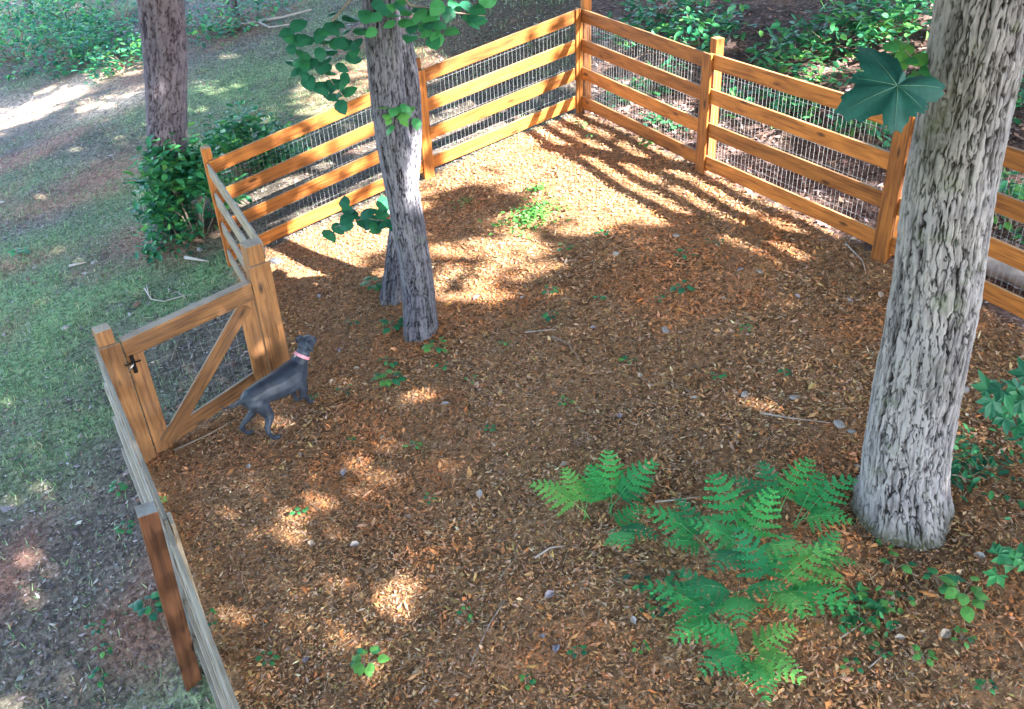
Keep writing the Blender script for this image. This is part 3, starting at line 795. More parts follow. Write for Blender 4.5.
o = scatter('leaf_litter', CHIP, np.stack([x, y, z+RS.uniform(.001, .018, n)], 1), rot_mats(n, .38), S3, cl, M['litter'])
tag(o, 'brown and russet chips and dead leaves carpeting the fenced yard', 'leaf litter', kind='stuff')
# pine needles and thin straw
x, y, z, dp = sample(45000, -4, 6, 2.0, 11.3, 0); n = len(x)
ST = ([(-.5, -.5, 0), (.5, -.5, .02), (.5, .5, .02), (-.5, .5, 0)], [(0, 1, 2), (0, 2, 3)])
sc = RS.uniform(.04, .11, n)
o = scatter('pine_straw', ST, np.stack([x, y, z+RS.uniform(.012, .024, n)], 1), rot_mats(n, .16), np.stack([sc, np.full(n, .0022)*(1+.05*dp), sc], 1),
            pick([(.42, .24, .12), (.30, .17, .09), (.46, .36, .26), (.20, .12, .08)], n), M['litter'])
tag(o, 'thin dry pine straw strewn over the yard mulch', 'pine straw', kind='stuff')
# lawn side litter
x, y, z, dp = sample(420000, -14, 1.2, 1.5, 27, 1)
_, _, gm, cm, dm = soil_masks(x, y)
keep = (RS.uniform(0, 1, len(x)) < np.clip(6.6/dp, 0, 1)**2.0) & (RS.uniform(0, 1, len(x)) > .75*gm+.6*dm); x, y, z, dp = [q[keep] for q in (x, y, z, dp)]; cm = cm[keep]
n = len(x)
cl = pick([(.30, .27, .26), (.19, .165, .165), (.09, .075, .08), (.42, .39, .38), (.28, .17, .13), (.21, .23, .16)], n, [4, 4, 4, .8, 2, 2], .3)
cl = cl*(1-.5*cm[:, None])+.5*cm[:, None]*np.array([.36, .16, .10])
sc = RS.lognormal(-3.65, .38, n)*(1+.02*(dp-6))
S3 = np.stack([sc*RS.uniform(.8, 1.5, n), sc*RS.uniform(.5, 1.1, n), sc*RS.uniform(.5, 3, n)], 1)
o = scatter('leaf_litter', CHIP, np.stack([x, y, z+RS.uniform(.001, .014, n)], 1), rot_mats(n, .35), S3, cl, M['litter'])
tag(o, 'greyish dead leaves lying over the thin lawn outside the fence', 'leaf litter', kind='stuff')
# woods litter
x, y, z, dp = sample(90000, -1, 9.5, 3, 27, 2); n = len(x)
keep = RS.uniform(0, 1, n) < np.clip(9.0/dp, 0, 1)**1.2; x, y, z, dp = [q[keep] for q in (x, y, z, dp)]; n = len(x)
cl = pick([(.36, .27, .26), (.20, .13, .11), (.09, .06, .055), (.46, .38, .37), (.33, .19, .14), (.14, .10, .10)], n, [3.5, 4, 4, 1.4, 2, 3], .3)
sc = RS.lognormal(-2.95, .35, n)
S3 = np.stack([sc*RS.uniform(.8, 1.5, n), sc*RS.uniform(.5, 1.1, n), sc*RS.uniform(.5, 3, n)], 1)
o = scatter('leaf_litter', CHIP, np.stack([x, y, z+RS.uniform(.002, .03, n)], 1), rot_mats(n, .45), S3, cl, M['litter'])
tag(o, 'mauve brown fallen leaves covering the slope beyond the right fence', 'leaf litter', kind='stuff')
# grass
x, y, z, dp = sample(230000, -14, 1.2, 1.5, 27, 1)
_, _, gm, cm, dm = soil_masks(x, y)
keep = RS.uniform(0, 1, len(x)) < np.clip(gm*1.1+.16, 0, 1)*np.clip(10/dp, .2, 1)*(1-.9*dm); x, y, z, dp = [q[keep] for q in (x, y, z, dp)]; n = len(x)
sc = RS.uniform(.03, .075, n)
o = scatter('grass', BLADE, np.stack([x, y, z], 1), rot_mats(n, .45), np.stack([sc*1.6, sc, sc], 1), pick([(.15, .28, .12), (.20, .30, .15), (.08, .22, .11), (.30, .32, .19)], n), M['leaf'])
tag(o, 'short thin grass growing in patches on the left lawn', 'grass', kind='stuff')

# ------------------------------------------------------------------ plants
GREENS = [(.032, .19, .080), (.055, .26, .085), (.020, .13, .072), (.12, .34, .080)]
def shrub(px, py, label, w, h, nleaf, lsize, cat='shrub', name='leafy_shrub', greens=GREENS, wts=(4, 3, 3, 1.3), d=None, shape=OVAL, group=None, seed=None, flat=.5, lift=.0):
    c = at(px, py); d = d or w
    r = empty(name, c); tag(r, label, cat, group)
    n = int(nleaf*2.2); lsize = lsize*1.25
    # clumps inside an uneven dome
    nc = max(3, int(7+w*5)); cc = np.stack([RS.uniform(-.5, .5, nc)*w, RS.uniform(-.5, .5, nc)*d, np.zeros(nc)], 1)
    cc[:, 2] = h*np.clip(1-((cc[:, 0]/w*2)**2+(cc[:, 1]/d*2)**2)*.55, .15, 1)*RS.uniform(.45, .95, nc)
    i = RS.choice(nc, n); rad = min(w, d)*.20+.03
    p = cc[i]+RS.normal(0, 1, (n, 3))*np.array([rad, rad, rad*.75])*.62
    p[:, 2] = np.abs(p[:, 2]-.02)+.02
    zz = gz(c[0]+p[:, 0], c[1]+p[:, 1])-c[2]; p[:, 2] += zz+lift
    sc = lsize*RS.uniform(.6, 1.3, n)
    f = scatter('foliage', shape, p, rot_mats(n, flat), sc, pick(greens, n, wts[:len(greens)], .3), M['leaf'], r)
    tag(f, kind='stuff')
    parts = []
    for q in cc[:min(nc, 14)]:
        md = q*.5+RS.normal(0, .03*w, 3); md[2] = q[2]*.5
        parts.append(tube_geo([(q[0]*.15, q[1]*.15, -.05), md, q+np.array([0, 0, lift])], [.008*(.5+w), .006*(.5+w), .003], 5))
    V, Fc = merge(parts); mesh_obj('stem', V, Fc, M['twig'], r)
    return r

shrub(199, 236, 'dense leafy green bush in front of the pine trunk, beside the fence corner', 1.0, 1.5, 1050, .095, 'bush', d=.8, wts=(4, 5, 1.5, 2.5))
shrub(236, 180, 'lower spreading green bush right of the pine, just above the fence corner', 1.1, .85, 700, .09, 'bush', wts=(5, 4, 2, 2))
shrub(182, 240, 'straggly low plant at the foot of the pine trunk', .7, .3, 160, .08, 'plant')
BG = [(22, 58, 2.6, .9, 800, 'broad green bush at the left edge of the picture, behind the pale dirt'),
      (62, 60, 1.6, .7, 420, 'green bush second from the left edge, behind the pale dirt'),
      (98, 62, 1.6, .7, 420, 'green bush third from the left edge, just left of the pine'),
      (128, 66, 1.2, .6, 300, 'small bright green bush touching the left side of the pine trunk'),
      (15, 24, 2.2, .9, 300, 'far bush at the very top left corner'),
      (70, 24, 2.0, .8, 260, 'far dark bush at the top left, behind the other bushes'),
      (122, 20, 1.6, .8, 260, 'far green bush immediately left of the pine at the top edge'),
      (206, 32, 1.5, .6, 260, 'green bush immediately right of the pine at the top edge'),
      (250, 22, 1.6, .5, 180, 'low far bush at the top, midway between pine and leaning tree'),
      (640, 42, .9, .55, 260, 'small dark bush behind the right fence near the far corner'),
      (700, 46, 1.1, .6, 480, 'dense dark green bush directly behind the tall post of the right fence'),
      (655, 18, 1.2, .5, 220, 'dark bush at the top edge beyond the far corner of the fence'),
      (790, 62, 1.0, .4, 300, 'green bush behind the right fence, left of the big lobed leaf'),
      (835, 45, 1.2, .55, 460, 'green bush above the right fence, behind the big lobed leaf'),
      (885, 36, 1.3, .6, 520, 'bright green bush at the top, immediately left of the oak trunk'),
      (820, 100, .9, .35, 300, 'low undergrowth seen through the top gap of the right fence'),
      (870, 142, .8, .35, 300, 'yellow green undergrowth behind the last post before the oak'),
      (780, 120, .8, .3, 240, 'undergrowth patch seen through the middle gaps of the right fence'),
      (1010, 100, 1.0, .6, 420, 'bush at the right edge of the picture beyond the fence, above the rails'),
      (1012, 225, .8, .45, 300, 'dark undergrowth seen between the rails right of the oak'),
      (1000, 60, 1.2, .5, 260, 'far bush at the upper right edge beside the oak'),
      (625, 100, .55, .3, 140, 'small leafy plant behind the right fence close to the far corner'),
      (655, 92, .6, .35, 160, 'leafy plant behind the first bay of the right fence'),
      (660, 130, .5, .22, 120, 'low weeds behind the lowest rail of the first right fence bay'),
      (735, 110, .5, .3, 110, 'weed clump seen through the wire right of the tall post'),
      (248, 182, .8, .35, 220, 'low plants seen through the back fence, right of the corner post'),
      (280, 168, .6, .25, 110, 'sparse weeds behind the back fence left of the forked tree')]
for px, py, w, h, nl, lab in BG:
    rt = px > 590
    shrub(px, py, lab, w*(.8 if rt else 1), h*(.8 if rt else 1), int(nl*(.36 if rt else .75)), .10 if py < 70 else .075, 'bush' if h > .35 else 'plant', flat=.55, lift=.02, wts=(4, 4, 1.5, 3) if px > 780 or px < 60 else (4, 3, 3, 1.3))

# bright ground cover in the sunny patch
def patch(px, py, w, d, n, label, ls=.045, g=((.08, .28, .05), (.14, .38, .08), (.05, .20, .05)), name='ground_cover'):
    c = at(px, py); q = RS.normal(0, .42, (n, 2))*np.array([w, d]); x = c[0]+q[:, 0]; y = c[1]+q[:, 1]
    o = scatter(name, OVAL, np.stack([x-c[0], y-c[1], gz(x, y)-c[2]+RS.uniform(.015, .07, n)], 1), rot_mats(n, .5), ls*RS.uniform(.6, 1.4, n), pick(g, n, None, .25), M['leaf'])
    o.location = tuple(c); tag(o, label, 'ground cover', kind='stuff'); return o
patch(533, 217, .38, .30, 420, 'bright green ground cover in the sunny patch near the back fence')
patch(540, 192, .22, .10, 60, 'thin strip of small green leaves just above the bright ground cover')
patch(465, 205, .18, .10, 40, 'few small leaves left of the bright ground cover', .04)

# seedlings: each leaf its own part when large enough
LEAFM = {}
def leaf_mesh(kind, green, key):
    k = (kind, key)
    if k not in LEAFM:
        sh = {'oval': OVAL, 'lobed': LOBED, 'broad': BROAD}[kind]
        o = mesh_obj('leaf', sh[0], sh[1], M['leaf'], cols=np.tile(np.array(green)[None], (len(sh[0]), 1)))
        LEAFM[k] = o.data; bpy.data.objects.remove(o)
    return LEAFM[k]
def put_leaf(parent, pos, yaw, pitch, roll, size, kind='oval', g=0, nrm_=None):
    gcol = GREENS[g]
    o = bpy.data.objects.new('leaf', leaf_mesh(kind, gcol, g)); COL.objects.link(o); o.parent = parent
    o.location = tuple(map(float, pos)); o.rotation_euler = (roll, pitch, yaw); o.scale = (size,)*3
    if nrm_ is not None:
        z = Vector(nrm_).normalized(); o.rotation_euler = (z.to_track_quat('Z', 'Y').to_matrix() @ Matrix.Rotation(yaw, 3, 'Z')).to_euler()
    return o
def seedling(px, py, size, label, nl=6, kind='oval', g=0, ls=None, h=None, group='small seedlings sprouting in the mulch'):
    c = at(px, py); r = empty('seedling', c); tag(r, label, 'seedling', group)
    g = {0: 1, 1: 3, 2: 0, 3: 3}[g]
    h = h or size*.4; ls = ls or size*.34; nl = int(nl*1.5); kind = 'broad'; parts = []
    for i in range(nl):
        a = 2.4*i+RS.uniform(-.4, .4); rr = size*RS.uniform(.1, .38); hz = h*RS.uniform(.4, 1)
        p = (rr*math.cos(a), rr*math.sin(a), hz)
        parts.append(tube_geo([(0, 0, -.02), (p[0]*.5, p[1]*.5, hz*.7), p], [.0025, .002, .0015], 4))
        put_leaf(r, p, a, RS.uniform(-.15, .35), RS.uniform(-.3, .3), ls*RS.uniform(.75, 1.2), kind, g if RS.rand() < .7 else (g+1) % 4)
    V, Fc = merge(parts); mesh_obj('stem', V, Fc, M['twig'], r)
    return r
SEED = [
 (388, 385, .24, 'pale green seedling on the mulch below the nearer tree foot', 8, 1),
 (388, 365, .16, 'small seedling directly above the pale green one under the tree', 5, 0),
 (437, 350, .22, 'leafy sprout at the right side of the nearer tree foot', 6, 1),
 (443, 368, .12, 'tiny sprout just below the leafy one right of the tree foot', 4, 0),
 (415, 448, .14, 'small green seedling in the middle left of the yard, below the nearer tree', 5, 1),
 (345, 392, .12, 'little seedling to the right of the dog', 4, 0),
 (352, 325, .12, 'tiny sprout right of the dog head, left of the trees', 4, 0),
 (378, 290, .30, 'clump of leaves on the left side of the rear thin trunk', 9, 2),
 (395, 330, .24, 'leafy sprout between the feet of the two mid yard trees', 7, 2),
 (300, 515, .13, 'single dark green seedling below the dog in the left mulch', 5, 0),
 (268, 662, .14, 'broad leaved seedling near the bottom left, right of the fence', 4, 0),
 (367, 668, .22, 'yellow green seedling at the bottom of the picture, left of centre', 9, 3),
 (467, 616, .10, 'tiny green seedling at the bottom centre', 5, 1),
 (575, 655, .11, 'small seedling left of the big fern clump near the bottom edge', 5, 0),
 (527, 683, .10, 'tiny seedling on the bottom edge left of the ferns', 5, 1),
 (550, 318, .16, 'small sprout in the middle of the yard', 6, 0),
 (549, 294, .16, 'dull green sprout just above the one in mid yard', 6, 2),
 (566, 250, .14, 'sprout below the bright ground cover', 5, 0),
 (628, 362, .12, 'little green seedling right of the yard centre', 5, 1),
 (566, 404, .12, 'tiny seedling in the open mulch below the yard centre', 5, 1),
 (682, 293, .20, 'spreading weed in the mulch below the shadow stripes', 6, 2),
 (684, 258, .16, 'weed below the striped fence shadow', 5, 2),
 (715, 245, .14, 'second weed below the striped shadow, farther right', 5, 2),
 (648, 145, .20, 'leafy weed at the foot of the first right fence bay', 8, 1),
 (580, 127, .15, 'tiny weed in the far corner of the yard', 5, 1),
 (592, 138, .12, 'second tiny weed in the far corner, a little nearer', 4, 1),
 (605, 235, .14, 'sprout right of the bright ground cover', 5, 0),
 (720, 378, .12, 'tiny sprout in the right half of the yard', 4, 0),
 (785, 375, .12, 'faint sprout in the mulch left of the oak', 4, 2),
 (895, 568, .16, 'seedling with round leaves in front of the oak foot', 5, 1),
 (880, 655, .10, 'small seedling at the bottom right', 4, 0),
 (925, 660, .12, 'seedling at the bottom, below the oak', 5, 1),
 (850, 668, .10, 'tiny seedling near the bottom, right of the ferns', 4, 1),
 (962, 640, .13, 'small seedling low in the right corner', 5, 1),
 (960, 600, .26, 'pale leafy seedling right of the oak foot near the bottom', 9, 1),
 (940, 585, .18, 'seedling between the oak foot and the pale leafy one', 6, 0),
 (885, 545, .10, 'tiny sprout hugging the front of the oak foot', 4, 1),
 (118, 492, .16, 'weed just left of the fence, outside the yard', 6, 0),
 (125, 530, .14, 'weed left of the fence post with the brown face', 6, 0),
 (150, 610, .22, 'weed clump along the outside of the left fence', 9, 0),
 (97, 630, .12, 'small weed on the grey litter at the lower left', 5, 0),
 (105, 652, .13, 'weed on the grey litter just below another, lower left', 5, 1),
 (100, 680, .13, 'lowest weed at the bottom left corner', 5, 0),
 (160, 503, .12, 'weed on the yard side of the left fence top', 5, 1),
 (212, 622, .12, 'weed against the yard side of the left fence near the bottom', 5, 0),
 (22, 255, .24, 'bright green weed alone on the lawn at the left edge', 8, 0),
 (25, 262, .14, 'small leaf cluster just under the bright weed on the left lawn', 4, 1),
 (315, 398, .10, 'tiny sprout at the front paws of the dog', 4, 0),
 (505, 345, .10, 'tiny sprout in mid yard, between the trees and the yard centre', 5, 1),
 (470, 382, .10, 'tiny sprout below and right of the nearer tree', 4, 1),
 (600, 300, .11, 'tiny sprout near the yard centre, toward the right fence', 4, 0),
 (745, 330, .11, 'tiny sprout in the right part of the yard below the stripes', 5, 1),
 (660, 300, .10, 'tiny sprout left of the spreading weed', 4, 0),
 (430, 500, .09, 'tiny sprout in the lower middle of the yard', 4, 1),
 (350, 440, .09, 'tiny sprout right of the dog hind paws', 4, 1),
 (640, 650, .10, 'tiny sprout at the lower left foot of the fern clump', 4, 1),
 (905, 600, .10, 'small sprout between the round leaved plant and the pale seedling', 4, 1),
 (985, 690, .12, 'sprout on the bottom edge in the right corner', 5, 0),
 (490, 430, .10, 'faint tiny sprout in the centre of the yard', 4, 2),
]
for px, py, sz, lab, nl, g_ in SEED:
    seedling(px, py, sz, lab, nl, 'oval', g_)
# denser low leafy plants
shrub(858, 625, 'round leaved green plant in front of the oak near the bottom right', .26, .08, 48, .045, 'plant', 'leafy_plant', flat=.4, wts=(3, 5, .5, 3))
shrub(975, 480, 'low leafy plant with narrow leaves right of the oak foot', .5, .14, 90, .045, 'plant', 'leafy_plant', flat=.5, greens=GREENS[:3])
shrub(660, 600, 'dark green leafy sprig at the left side of the fern clump', .22, .08, 22, .045, 'plant', 'leafy_plant', flat=.4)

# ferns
def frond_mesh(green, seed):
    rs = np.random.RandomState(seed); V = []; Fc = []
    npair = 7
    def tri(a, b, c_, d): 
        o = len(V); V.extend([a, b, c_, d]); Fc.append((o, o+1, o+2)); Fc.append((o, o+2, o+3))
    def arch(t): return np.array([t, 0, .22*math.sin(t*2.2)-.16*t*t])
    pts = [arch(-.35+1.35*i/12) if i else np.array([-.35, 0, -.25]) for i in range(13)]
    tv, tf = tube_geo(pts, [.009-.0005*i for i in range(13)], 4); 
    o = len(V); V.extend([tuple(q) for q in tv]); Fc.extend([tuple(i+o for i in q) for q in tf])
    for k in range(npair):
        t = .05+.93*k/npair; L = .46*(1-t)**.8+.03
        if k == 0: L *= .9
        for sgn in (-1, 1):
            base = arch(t); ang = math.radians(68-22*t+rs.uniform(-4, 4)); dv = np.array([math.cos(ang), sgn*math.sin(ang), -.08]); dv /= np.linalg.norm(dv)
            nv = np.array([-dv[1]*sgn, dv[0]*sgn, 0])*1.0
            m_ = max(3, int(L/.064))
            for j in range(m_):
                s_ = (j+.5)/m_; pb = base+dv*L*s_+np.array([0, 0, -.12*L*s_*s_]); pl = (.068*(1-s_)+.020)*(L/.46+.35)
                for q in (-1, 1):
                    dd = nv*q*.9+dv*.45; dd /= np.linalg.norm(dd); wv = dv*L/m_*.62
                    tip = pb+dd*pl+np.array([0, 0, rs.uniform(-.012, .012)])
                    tri(pb-wv, pb+wv, pb+dd*pl*.7+wv*.75, tip)
    V = np.array([tuple(map(float, v)) for v in V])
    tip_f = np.clip(V[:, 0], 0, 1)[:, None]
    cols = np.array(green)[None]*(1+.35*tip_f)
    o = mesh_obj('frond', V, Fc, M['leaf'], cols=cols); me = o.data; bpy.data.objects.remove(o); return me
FR = [frond_mesh(gc, 100+i) for i, gc in enumerate([(.050, .32, .095), (.075, .38, .095), (.030, .22, .085), (.16, .44, .10)])]
def fern(px, py, label, fronds, hs=.25):
    """fronds: (yaw deg, length, pitch deg, colour index)"""
    c = at(px, py); r = empty('fern', c); tag(r, label, 'fern', 'bracken ferns growing in the mulch')
    fronds = [(y_+RS.uniform(-9, 9), L_*RS.uniform(.85, 1.12), p_+RS.uniform(-5, 8), g_) for y_, L_, p_, g_ in fronds]
    for yaw, L, pt, g_ in fronds:
        o = bpy.data.objects.new('frond', FR[g_]); COL.objects.link(o); o.parent = r
        ya = math.radians(yaw); hh_ = hs*RS.uniform(.7, 1.1)
        o.rotation_euler = (RS.uniform(-.2, .2), math.radians(-pt), ya); o.scale = (L, L, L)
        o.location = (math.cos(ya)*.35*L*math.cos(math.radians(pt))*.6, math.sin(ya)*.35*L*.6, .12*L+hh_*.35)
    return r
fern(585, 520, 'pale green fern at the left end of the two small ferns in mid mulch', [(165, .34, 12, 3), (118, .32, 15, 3), (75, .30, 18, 1)])
fern(612, 515, 'fern in the right half of the small fern group', [(80, .38, 15, 1), (40, .36, 14, 0), (15, .30, 8, 2), (125, .30, 20, 0)])
fern(612, 540, 'dark fern at the bottom of the small fern group', [(-30, .28, 8, 2), (-75, .28, 10, 1), (30, .24, 10, 0)])
fern(705, 555, 'fern at the upper left of the big fern clump', [(155, .34, 12, 0), (115, .32, 15, 2), (195, .26, 8, 0)])
fern(745, 560, 'tall fern in the middle of the big fern clump', [(100, .48, 18, 0), (60, .42, 20, 1), (170, .38, 15, 0), (220, .36, 10, 2), (-40, .38, 12, 3)])
fern(778, 520, 'fern at the top of the big clump below the open mulch', [(95, .34, 18, 2), (45, .32, 15, 1), (145, .32, 14, 2)])
fern(795, 530, 'fern reaching from the big clump toward the oak foot', [(22, .36, 10, 0), (50, .30, 15, 0), (-20, .28, 12, 1)])
fern(725, 635, 'fern at the lower left of the big clump', [(160, .38, 8, 0), (205, .32, 6, 1), (125, .32, 15, 2)])
fern(770, 600, 'fern at the right side of the big clump', [(10, .38, 12, 3), (-30, .38, 8, 1), (60, .36, 15, 0), (120, .36, 18, 2), (-70, .34, 5, 3)])
fern(745, 665, 'lowest bright fern of the clump at the bottom edge of the picture', [(-90, .34, 5, 1), (-45, .30, 5, 3), (-140, .32, 6, 0), (150, .30, 8, 0), (20, .30, 8, 3)])
fern(735, 600, 'fern buried in the centre left of the big clump', [(200, .32, 12, 2), (260, .34, 8, 1), (330, .32, 10, 0)])
fern(810, 575, 'small fern at the right edge of the clump, left of the oak', [(-20, .24, 10, 1), (35, .22, 12, 0), (-70, .24, 8, 3)])

# ------------------------------------------------------------------ branches with large leaves
def branch(parent, name, pts, rads):
    o0 = np.array(parent.location); V, Fc = tube_geo([np.asarray(p)-o0 for p in pts], rads, 6)
    return mesh_obj(name, V, Fc, M['twig'], parent, smooth=True)
def leafy_branch(parent, path, leaves, kind='broad', r0=.010):
    """path of world points; leaves (world point, yaw, pitch, size, green)"""
    br = branch(parent, 'branch', path, list(np.linspace(r0, .003, len(path))))
    o0 = np.array(parent.location)
    for p, yaw, pt, sz, g_ in leaves:
        put_leaf(br, np.asarray(p)-o0, yaw, pt, 0, sz, kind, g_, np.array([RS.normal(0, .35), -.55+RS.normal(0, .35), 1.0]))
    return br
def px_leaves(lst, Y, size, spread=.06, g=(0, 2), pitch=.7, mult=2):
    out = []
    for px, py in [(a_+(RS.uniform(-9, 9) if k_ else 0), b_+(RS.uniform(-7, 7) if k_ else 0)) for k_ in range(mult) for a_, b_ in lst]:
        q = at_y(px, py, Y+RS.uniform(-spread, spread)); out.append((q, RS.uniform(0, 6.28), RS.uniform(.1, pitch), size*RS.uniform(.75, 1.2), g[RS.randint(len(g))]))
    return out
Ym = mid_sp[-1][0][1]
# drooping cluster left of the leaning tree
leafy_branch(mid, [at_y(380, -20, Ym), at_y(350, 0, Ym), at_y(325, 30, Ym-.1), at_y(322, 70, Ym-.1), at_y(345, 98, Ym-.15)],
    px_leaves([(290, 30), (296, 42), (300, 60), (306, 75), (312, 45), (318, 30), (322, 60), (318, 85), (330, 72), (334, 50), (336, 90), (340, 36), (345, 60), (346, 78), (338, 100), (344, 88),
               (352, 32), (350, 45), (305, 34), (302, 70), (330, 22), (342, 20), (310, 60), (324, 45), (335, 65)], Ym-.1, .135, mult=2, g=(2, 2, 0)))
# leaves along the top edge
leafy_branch(mid, [at_y(384, -25, Ym-.3), at_y(410, 5, Ym-.3), at_y(450, 12, Ym-.35), at_y(486, 16, Ym-.35)],
    px_leaves([(378, 12), (388, 18), (396, 22), (402, 12), (415, 15), (420, 28), (428, 22), (436, 12), (446, 24), (440, 34), (458, 14), (466, 20), (480, 14), (372, 22), (412, 34), (430, 36), (425, 8), (450, 6), (470, 8), (390, 8)], Ym-.35, .13, g=(0, 1, 2), mult=2))
# spray in front of the rear trunk
Yl = mid2_sp[1][0][1]-.35
leafy_branch(mid, [mid_sp[2][0], at_y(392, 222, Yl), at_y(365, 218, Yl), at_y(332, 228, Yl)],
    px_leaves([(332, 224), (340, 222), (347, 218), (354, 226), (360, 218), (366, 226), (374, 222), (380, 216), (386, 226), (392, 220), (396, 228), (390, 212), (402, 222), (382, 230), (350, 214)], Yl, .14, .04, g=(0, 2), mult=2), r0=.006)
# tuft on the trunk
Yt = mid_sp[4][0][1]-.16
leafy_branch(mid, [mid_sp[4][0], at_y(397, 118, Yt)],
    px_leaves([(388, 112), (394, 108), (400, 112), (406, 108), (398, 118), (390, 120), (404, 118), (412, 112), (394, 125)], Yt, .09, .03, g=(1, 3)), r0=.006)
# big lobed leaf beside the oak
Yo = oak_sp[4][0][1]-.30
bq = at_y(897, 86, Yo)
def big_leaf(parent, centre, size, tiltv):
    """a broad drooping lobed leaf with toothed edges and raised veins"""
    rs = np.random.RandomState(5)
    lob = [(math.radians(a_), L_) for a_, L_ in ((112, 1.05), (158, .72), (203, 1.02), (262, .82), (310, .62), (2, .85))]
    edge = []
    nseg = 90
    for i in range(nseg):
        a_ = 2*math.pi*i/nseg; rad = .58 if not .35 < a_ < 1.35 else .30
        for la, L_ in lob:
            da = abs((a_-la+math.pi) % (2*math.pi)-math.pi)
            rad = max(rad, L_*max(0, 1-(da/.95)**1.5))
        rad *= 1+.05*(i % 3-1)+rs.uniform(-.03, .03); edge.append((a_, rad))
    V = [(0, 0, 0)]; rings = 5
    for q in range(1, rings+1):
        for a_, rad in edge:
            t = q/rings; rr = rad*t; fold = .05*math.sin(a_*6+.6)*t
            V.append((math.cos(a_)*rr, math.sin(a_)*rr, -.22*rr*rr+fold))
    Fc = [(0, 1+i, 1+(i+1) % nseg) for i in range(nseg)]
    for q in range(rings-1):
        for i in range(nseg):
            j = (i+1) % nseg; o_ = 1+q*nseg; Fc.append((o_+i, o_+nseg+i, o_+nseg+j, o_+j))
    V = np.array(V)*size
    x = CR; y_ = CU; z_ = np.cross(x, y_); y2 = y_*math.cos(tiltv)+z_*math.sin(tiltv); z2 = np.cross(x, y2)
    Rm = np.stack([x, y2, z2], 1); o0 = np.array(oak.location)
    cv = np.array([[.016, .095, .080]])*(.8+.5*vnoise(V[:, 0:1]*30, V[:, 1:2]*30, 0, 3))
    lf = mesh_obj('leaf', (V@Rm.T)+centre-o0, Fc, M['leaf'], parent, cols=cv, smooth=True)
    parts = []
    for a_, L_ in lob:
        p = [np.array([math.cos(a_)*L_*t, math.sin(a_)*L_*t, -.22*(L_*t)**2+.012+.05*math.sin(a_*6+.6)*t]) for t in (0, .3, .6, .88)]
        parts.append(tube_geo([(q*size)@Rm.T for q in p], [.0022, .0017, .0012, .0006], 4))
    v_, f_ = merge(parts); v_ = [tuple(np.array(q)+centre-o0) for q in v_]
    mesh_obj('vein', v_, f_, M['vein'], lf, smooth=True); return lf
M['vein'] = simple('pale leaf vein', (.10, .24, .17), .6)
tw = branch(oak, 'branch', [oak_sp[5][0], at_y(930, 88, Yo+.1), bq], [.006, .005, .004])
big_leaf(tw, bq, .26, -.35)
leafy_branch(oak, [oak_sp[5][0], at_y(928, 75, Yo+.35), at_y(905, 50, Yo+.35)],
    px_leaves([(905, 60), (915, 52), (922, 66), (912, 74), (926, 80), (918, 90), (900, 46), (930, 60)], Yo+.35, .085, .04, g=(3, 1), mult=2), r0=.006)
# maple sapling at the right edge
sx = at(1075, 560); sap = empty('maple_sapling', sx)
tag(sap, 'young maple with lobed green leaves reaching in from the right edge', 'sapling')
V, Fc = tube_geo([(0, 0, -.1), (.02, 0, .5), (-.02, .03, 1.1), (0, .02, 1.7)], [.012, .010, .007, .004], 8)
mesh_obj('stem', V, Fc, M['twig'], sap, smooth=True)
Ys = sx[1]
leafy_branch(sap, [sx+np.array([0, 0, .35]), at_y(1035, 570, Ys), at_y(1003, 565, Ys)],
    px_leaves([(996, 556), (1000, 572), (1012, 560), (1018, 580), (1010, 598), (1020, 612), (1024, 595), (1026, 560), (1030, 630)], Ys, .10, .05, g=(0, 1), pitch=.5), 'lobed', .005)
leafy_branch(sap, [sx+np.array([0, 0, 1.0]), at_y(1045, 415, Ys), at_y(1008, 405, Ys)],
    px_leaves([(994, 396), (1006, 388), (1016, 402), (1004, 414), (1018, 392), (1014, 424), (1022, 440), (1024, 410), (1030, 380), (1034, 430)], Ys, .10, .05, g=(0, 2), pitch=.5), 'lobed', .005)

# ------------------------------------------------------------------ fallen wood, stones, pale leaves
def stick(pts, r, label, cat='stick', name='fallen_stick', mat='dry', forks=(), group=None):
    P = [at(*p[:2])+np.array([0, 0, r+(p[2] if len(p) > 2 else .012)]) for p in pts]; c = P[0].copy()
    root = empty(name, c); tag(root, label, cat, group)
    V, Fc = tube_geo([p-c for p in P], list(np.linspace(r, r*.45, len(P))), 7); mesh_obj('stem', V, Fc, M[mat], root, smooth=True)
    for fk in forks:
        Q = [at(*p[:2])+np.array([0, 0, r+.015]) for p in fk]
        V, Fc = tube_geo([p-c for p in Q], list(np.linspace(r*.7, r*.3, len(Q))), 6); mesh_obj('twig', V, Fc, M[mat], root, smooth=True)
    return root
stick([(229, 290), (234, 283), (240, 281)], .008, 'short bent pale twig on the lawn left of the gate corner') if False else None
stick([(187, 300), (178, 293), (172, 295)], .006, 'short pale twig on the lawn above the latch post')
stick([(145, 290), (152, 301), (165, 303), (185, 297), (198, 296)], .009, 'curved pale branch lying on the lawn above the gate', 'branch', 'fallen_branch', forks=[[(150, 298), (147, 287), (158, 281)]])
stick([(172, 362), (178, 345), (184, 330)], .008, 'dark thin stick seen through the gate on the grass', mat='twig')
stick([(232, 30), (258, 24), (282, 20), (312, 12)], .035, 'long pale fallen branch on the ground at the top, left of the leaning tree', 'branch', 'fallen_branch', forks=[[(258, 24), (270, 30), (292, 27)]])
stick([(70, 268), (88, 264)], .016, 'short pale stick on the lawn at the left')
stick([(186, 260), (210, 264)], .022, 'pale piece of wood beside the outer side of the short fence')
stick([(152, 235), (160, 218), (158, 210)], .010, 'thin pale stick leaning at the pine foot', group=None)
